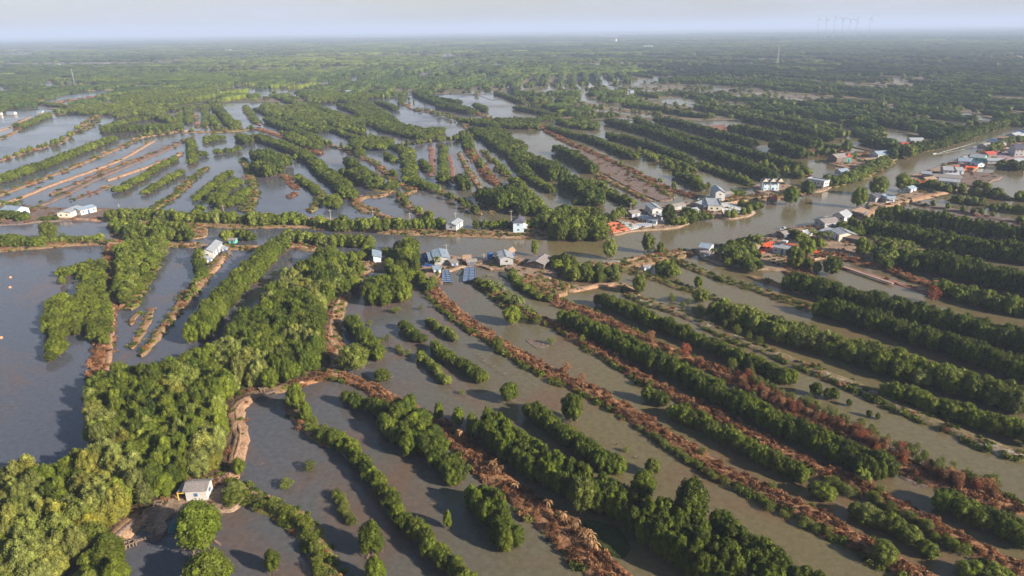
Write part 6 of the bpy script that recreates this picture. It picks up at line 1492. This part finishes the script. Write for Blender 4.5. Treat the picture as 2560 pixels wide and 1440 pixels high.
for i in range(230):
    q = random.random(); a = rl[int(q * (len(rl) - 1))]
    up = random.random() < 0.55
    if up: bush('dying_bush', 'rust red dying bush in the thicket along the bank beyond the long straight hedge', 'rust red bushes beyond the long straight hedge', RB, a[0] + random.uniform(-18, 18), a[1] - 2 + random.uniform(-9, 9), random.uniform(1.3, 2.3), random.uniform(1.1, 1.9), random.choice((0.2, 0.35, 0.5, 0.7, 0.95, 1.0)))
    else: bush('grey_green_bush', 'slender grey green bush on the waterside of the rust red thicket', 'grey green bushes of the rust red thicket', GBm, a[0] + random.uniform(-8, 22), a[1] - 14 + random.uniform(-8, 6), random.uniform(1.4, 2.6), random.uniform(1.0, 1.8), random.uniform(0.6, 0.85))
for x, y, h, lb in [(1417,925,2.6,'single rust brown bush on the nearer burnt bank, lower one'),(1455,948,2.2,'single pale brown bush just right of the rust brown one'),(1550,815,1.8,'small red bush on the bank edge above the long hedge'),(1627,845,2.8,'big pinkish dead bush behind the long straight hedge'),(1712,880,3.0,'bright red dead tree behind the long straight hedge'),(1752,905,1.8,'red tuft behind the long straight hedge'),(2330,745,4.5,'red brown dead tree among the right hedges'),(1895,905,2.0,'reddish bush by the second hedge')]:
    bush('dead_bush', lb, None, RB, x, y + 8, h, h * 0.9, 1.0 if 'red' in lb[:12] else 0.5)
for x, y, h, d, lb in [(775,1175,1.6,2.8,'low olive bush cluster in the open near pond'),(717,1218,1.5,3.0,'second low bush cluster nearer the shrubby bank'),(1690,905,2.4,2.0,'yellow green sapling behind the long hedge'),(1830,925,3.0,2.4,'tall yellow green sapling behind the long hedge'),(1885,935,2.0,1.8,'short yellow green sapling near the red thicket'),(1625,970,2.2,2.0,'bush at the top of the light green row'),(1345,812,3.0,2.4,'pale sapling on the burnt bank right of the middle pond'),(1378,860,1.8,2.4,'small bush alone in the water between burnt banks'),(1565,1130,1.2,1.4,'tiny shrub in the wide pond among dead stumps'),
                      (990,782,1.8,3.0,'pale bush in the water above the low row'),(1053,775,1.4,1.8,'little round bush in the pond near the burnt bank head'),(925,815,1.8,1.8,'little round bush close to the stout row'),(1018,888,1.4,2.4,'low bush at the foot of the short bush line'),(1155,985,1.0,1.4,'tiny bush alone below the broken line'),(2200,1238,2.2,2.2,'bush tuft behind the end of the long hedge'),(1755,1140,2.0,2.0,'bushy sapling on the nearer burnt bank, middle'),(1930,1225,1.8,1.8,'bushy sapling on the nearer burnt bank, lower'),
                      (2398,1420,1.2,1.4,'tiny round bush by the bottom right corner'),(2050,1240,1.8,1.8,'small bush left of the broken bushy row'),(1455,858,2.4,2.2,'pale forked sapling on the second burnt bank'),(2435,760,3,2.6,'shrub beside the dead tree among the right hedges'),(1600,705,2.0,2.2,'round shrub on the pond bank left of the grassy tip'),(1090,770,1.2,1.6,'grass tuft bush on the pond rim')]:
    bush('bush', lb, None, GBm, x, y, h, d, 0.62, z=0.05)
def cluster(lb, pts, n, h):
    a, _ = smooth_line(np.array(pts, float), 1)
    for i in range(n):
        p = a[int(random.random() * (len(a) - 1))]; bush('bush', lb, 'bushes, ' + lb, GBm, p[0] + random.uniform(-7, 7), p[1] + random.uniform(-6, 6), h * random.uniform(.7, 1.2), random.uniform(1.2, 2.2), random.uniform(.5, .75), z=0.05)
cluster('olive bush in the drowned thicket between the near ponds', [(832,1222),(848,1250),(862,1285),(880,1310)], 24, 1.4)
cluster('yellowish bush in the short line standing in the pond above the thin row', [(958,850),(975,862),(1005,882)], 8, 1.6)
cluster('leafy bush on the shrubby curved bank below the hut', [(600,1245),(660,1265),(715,1290),(760,1330),(790,1380),(800,1440)], 46, 1.9)
cluster('bush along the lower rim of the nearer burnt bank', [(1620,1085),(1720,1150),(1800,1200),(1860,1230),(1960,1290),(2080,1340)], 40, 1.2)
cluster('bush on the second burnt bank at the lower right', [(2060,1200),(2120,1235),(2180,1255),(2230,1285),(2300,1320),(2370,1365),(2430,1400)], 34, 1.8)
cluster('small tree on the salt stained bank', [(1640,745),(1700,762),(1760,790),(1810,815),(1860,845),(1900,860)], 24, 2.4)
cluster('shrub on the weedy end of the winding row bank', [(730,1005),(755,1040),(785,1065),(830,1090)], 12, 1.4)
for x, y, lb in [(655,1163,'bleached dead branches in the open near pond'),(1086,1262,'dead branches in the pond between the tree rows'),(1210,905,'grey dead brush in the pond under the burnt bank'),(1235,920,'lower grey dead brush in the pond under the burnt bank'),(1330,850,'grey brushwood in the pond between the burnt banks'),(1345,870,'lower grey brushwood in the pond between the burnt banks'),(1310,980,'brushwood in the water by the round stilt rooted tree'),(1540,1110,'dead stumps in the wide pond left one'),(1590,1145,'dead stumps in the wide pond right one'),(980,945,'lone dead twig in the middle pond'),(1195,890,'dead twigs at the top of the brushwood line'),(1205,897,'second twigs in the brushwood line'),(1222,912,'fourth twigs in the brushwood line'),(1250,930,'low twigs near the end of the brushwood line'),(1262,938,'last twigs of the brushwood line')]:
    bush('dead_branches', lb, None, None, x, y, 0.7, 2.6, 0, z=0.0)
# bare tree in the grove
c = P(703, 905, 3); e = link('bare_tree', None, loc=(c[0], c[1], 3.4), scale=(3.0, 3.0, 4.2)); tag(e, 'leafless grey tree poking out of the grove near the footbridge', 'tree'); link('branches', TWG[1], e)
# low islands and floating weed
def islet(style, px, h=0.22): land(style, px, h=h, name='mudflat', veg=0.3, jit=0.3)
islet('mud', [(1312,850),(1340,848),(1372,862),(1340,868)], 0.1); islet('weed', [(1462,1300),(1510,1300),(1560,1340),(1568,1378),(1540,1385),(1480,1345)], 0.3)
for x, y, lb in [(26,694,'small orange float upper one on the left pond'),(25,719,'small orange float lower one on the left pond'),(3,845,'orange float at the left edge of the pond')]:
    c = P(x, y, 0); e = link('pond_float', None, loc=(c[0], c[1], 0)); tag(e, lb, 'float')  # orange floats on the left pond, each a body with a cap
    b_ = MB(); b_.tube([(0, 0, -.1), (0, 0, .35)], [.5, .4], 9); b_.build('float_body', paint('pale_orange_float', (0.55, 0.27, 0.16)), e); MB().tube([(0, 0, .36), (0, 0, .5)], [.36, .15], 9).build('lid', paint('pale_orange_float', (0.5, 0.3, 0.2)), e)
# ------------------------------------------------------------------ air, sky, sun
haze = MB().box(-34500, 34500, -600, 34500, -2.3, 176).build('haze', [])
m = bpy.data.materials.new('air'); m.use_nodes = True; nt = m.node_tree
for n in list(nt.nodes):
    if n.type != 'OUTPUT_MATERIAL': nt.nodes.remove(n)
pv_ = nt.nodes.new('ShaderNodeVolumePrincipled'); pv_.inputs['Color'].default_value = (0.56, 0.70, 1.0, 1)
pv_.inputs['Density'].default_value = 1.7e-4; pv_.inputs['Anisotropy'].default_value = 0.0
nt.links.new(pv_.outputs[0], [n for n in nt.nodes if n.type == 'OUTPUT_MATERIAL'][0].inputs['Volume'])
haze.data.materials.append(m); haze['kind'] = 'stuff'; haze['label'] = 'pale blue haze hanging over the whole plain'; haze['category'] = 'haze'

SUN_EL, SUN_AZ = R(24), (0.87, -0.49)      # sun on the right, slightly behind the viewer
sv = Vector((SUN_AZ[0] * math.cos(SUN_EL), SUN_AZ[1] * math.cos(SUN_EL), math.sin(SUN_EL)))
sd = bpy.data.lights.new('sun', 'SUN'); sd.energy = 5.0; sd.angle = R(0.6); sd.color = (1.0, 0.86, 0.68)
so = bpy.data.objects.new('sun', sd); COL.objects.link(so); so.rotation_euler = sv.to_track_quat('Z', 'Y').to_euler()
so.location = (200, -100, 300)
w = bpy.data.worlds.new('World'); S.world = w; w.use_nodes = True; nt = w.node_tree
bg = nt.nodes['Background']
sky = nt.nodes.new('ShaderNodeTexSky'); sky.sky_type = 'NISHITA'; sky.sun_disc = False
sky.sun_elevation = SUN_EL; sky.sun_rotation = math.atan2(SUN_AZ[0], SUN_AZ[1]); sky.air_density = 1.2; sky.dust_density = 1.0; sky.ozone_density = 1.5
tc = nt.nodes.new('ShaderNodeTexCoord'); mp = nt.nodes.new('ShaderNodeMapping'); mp.inputs['Scale'].default_value = (1, 1, 7)
nt.links.new(tc.outputs['Generated'], mp.inputs[0])
n = noise(nt, 3.0, 5, 0.6, mp.outputs[0])
mr = nt.nodes.new('ShaderNodeMapRange'); mr.inputs[1].default_value = 0.42; mr.inputs[2].default_value = 0.75; mr.inputs[3].default_value = 0.48; mr.inputs[4].default_value = 1.0
nt.links.new(n, mr.inputs[0])
sz = nt.nodes.new('ShaderNodeSeparateXYZ'); nt.links.new(tc.outputs['Generated'], sz.inputs[0])
el = nt.nodes.new('ShaderNodeMapRange'); el.inputs[1].default_value = 0.2; el.inputs[2].default_value = 0.6; el.inputs[3].default_value = 1.0; el.inputs[4].default_value = 0.0
nt.links.new(sz.outputs[2], el.inputs[0])
cl = mixc(nt, sky.outputs[0], (5.3, 5.5, 6.2), mathn(nt, 'MULTIPLY', mr.outputs[0], el.outputs[0]))
nt.links.new(cl, bg.inputs[0]); bg.inputs['Strength'].default_value = 0.050
S.view_settings.view_transform = 'Standard'; S.view_settings.look = 'None'; S.view_settings.gamma = 1; S.view_settings.exposure = 1.3
S.render.engine = 'CYCLES'
cy = S.cycles
cy.use_denoising = True; cy.max_bounces = 5; cy.diffuse_bounces = 2; cy.glossy_bounces = 2; cy.transmission_bounces = 2; cy.volume_bounces = 0; cy.transparent_max_bounces = 4
cy.use_adaptive_sampling = True; cy.adaptive_threshold = 0.02
cy.caustics_reflective = False; cy.caustics_refractive = False
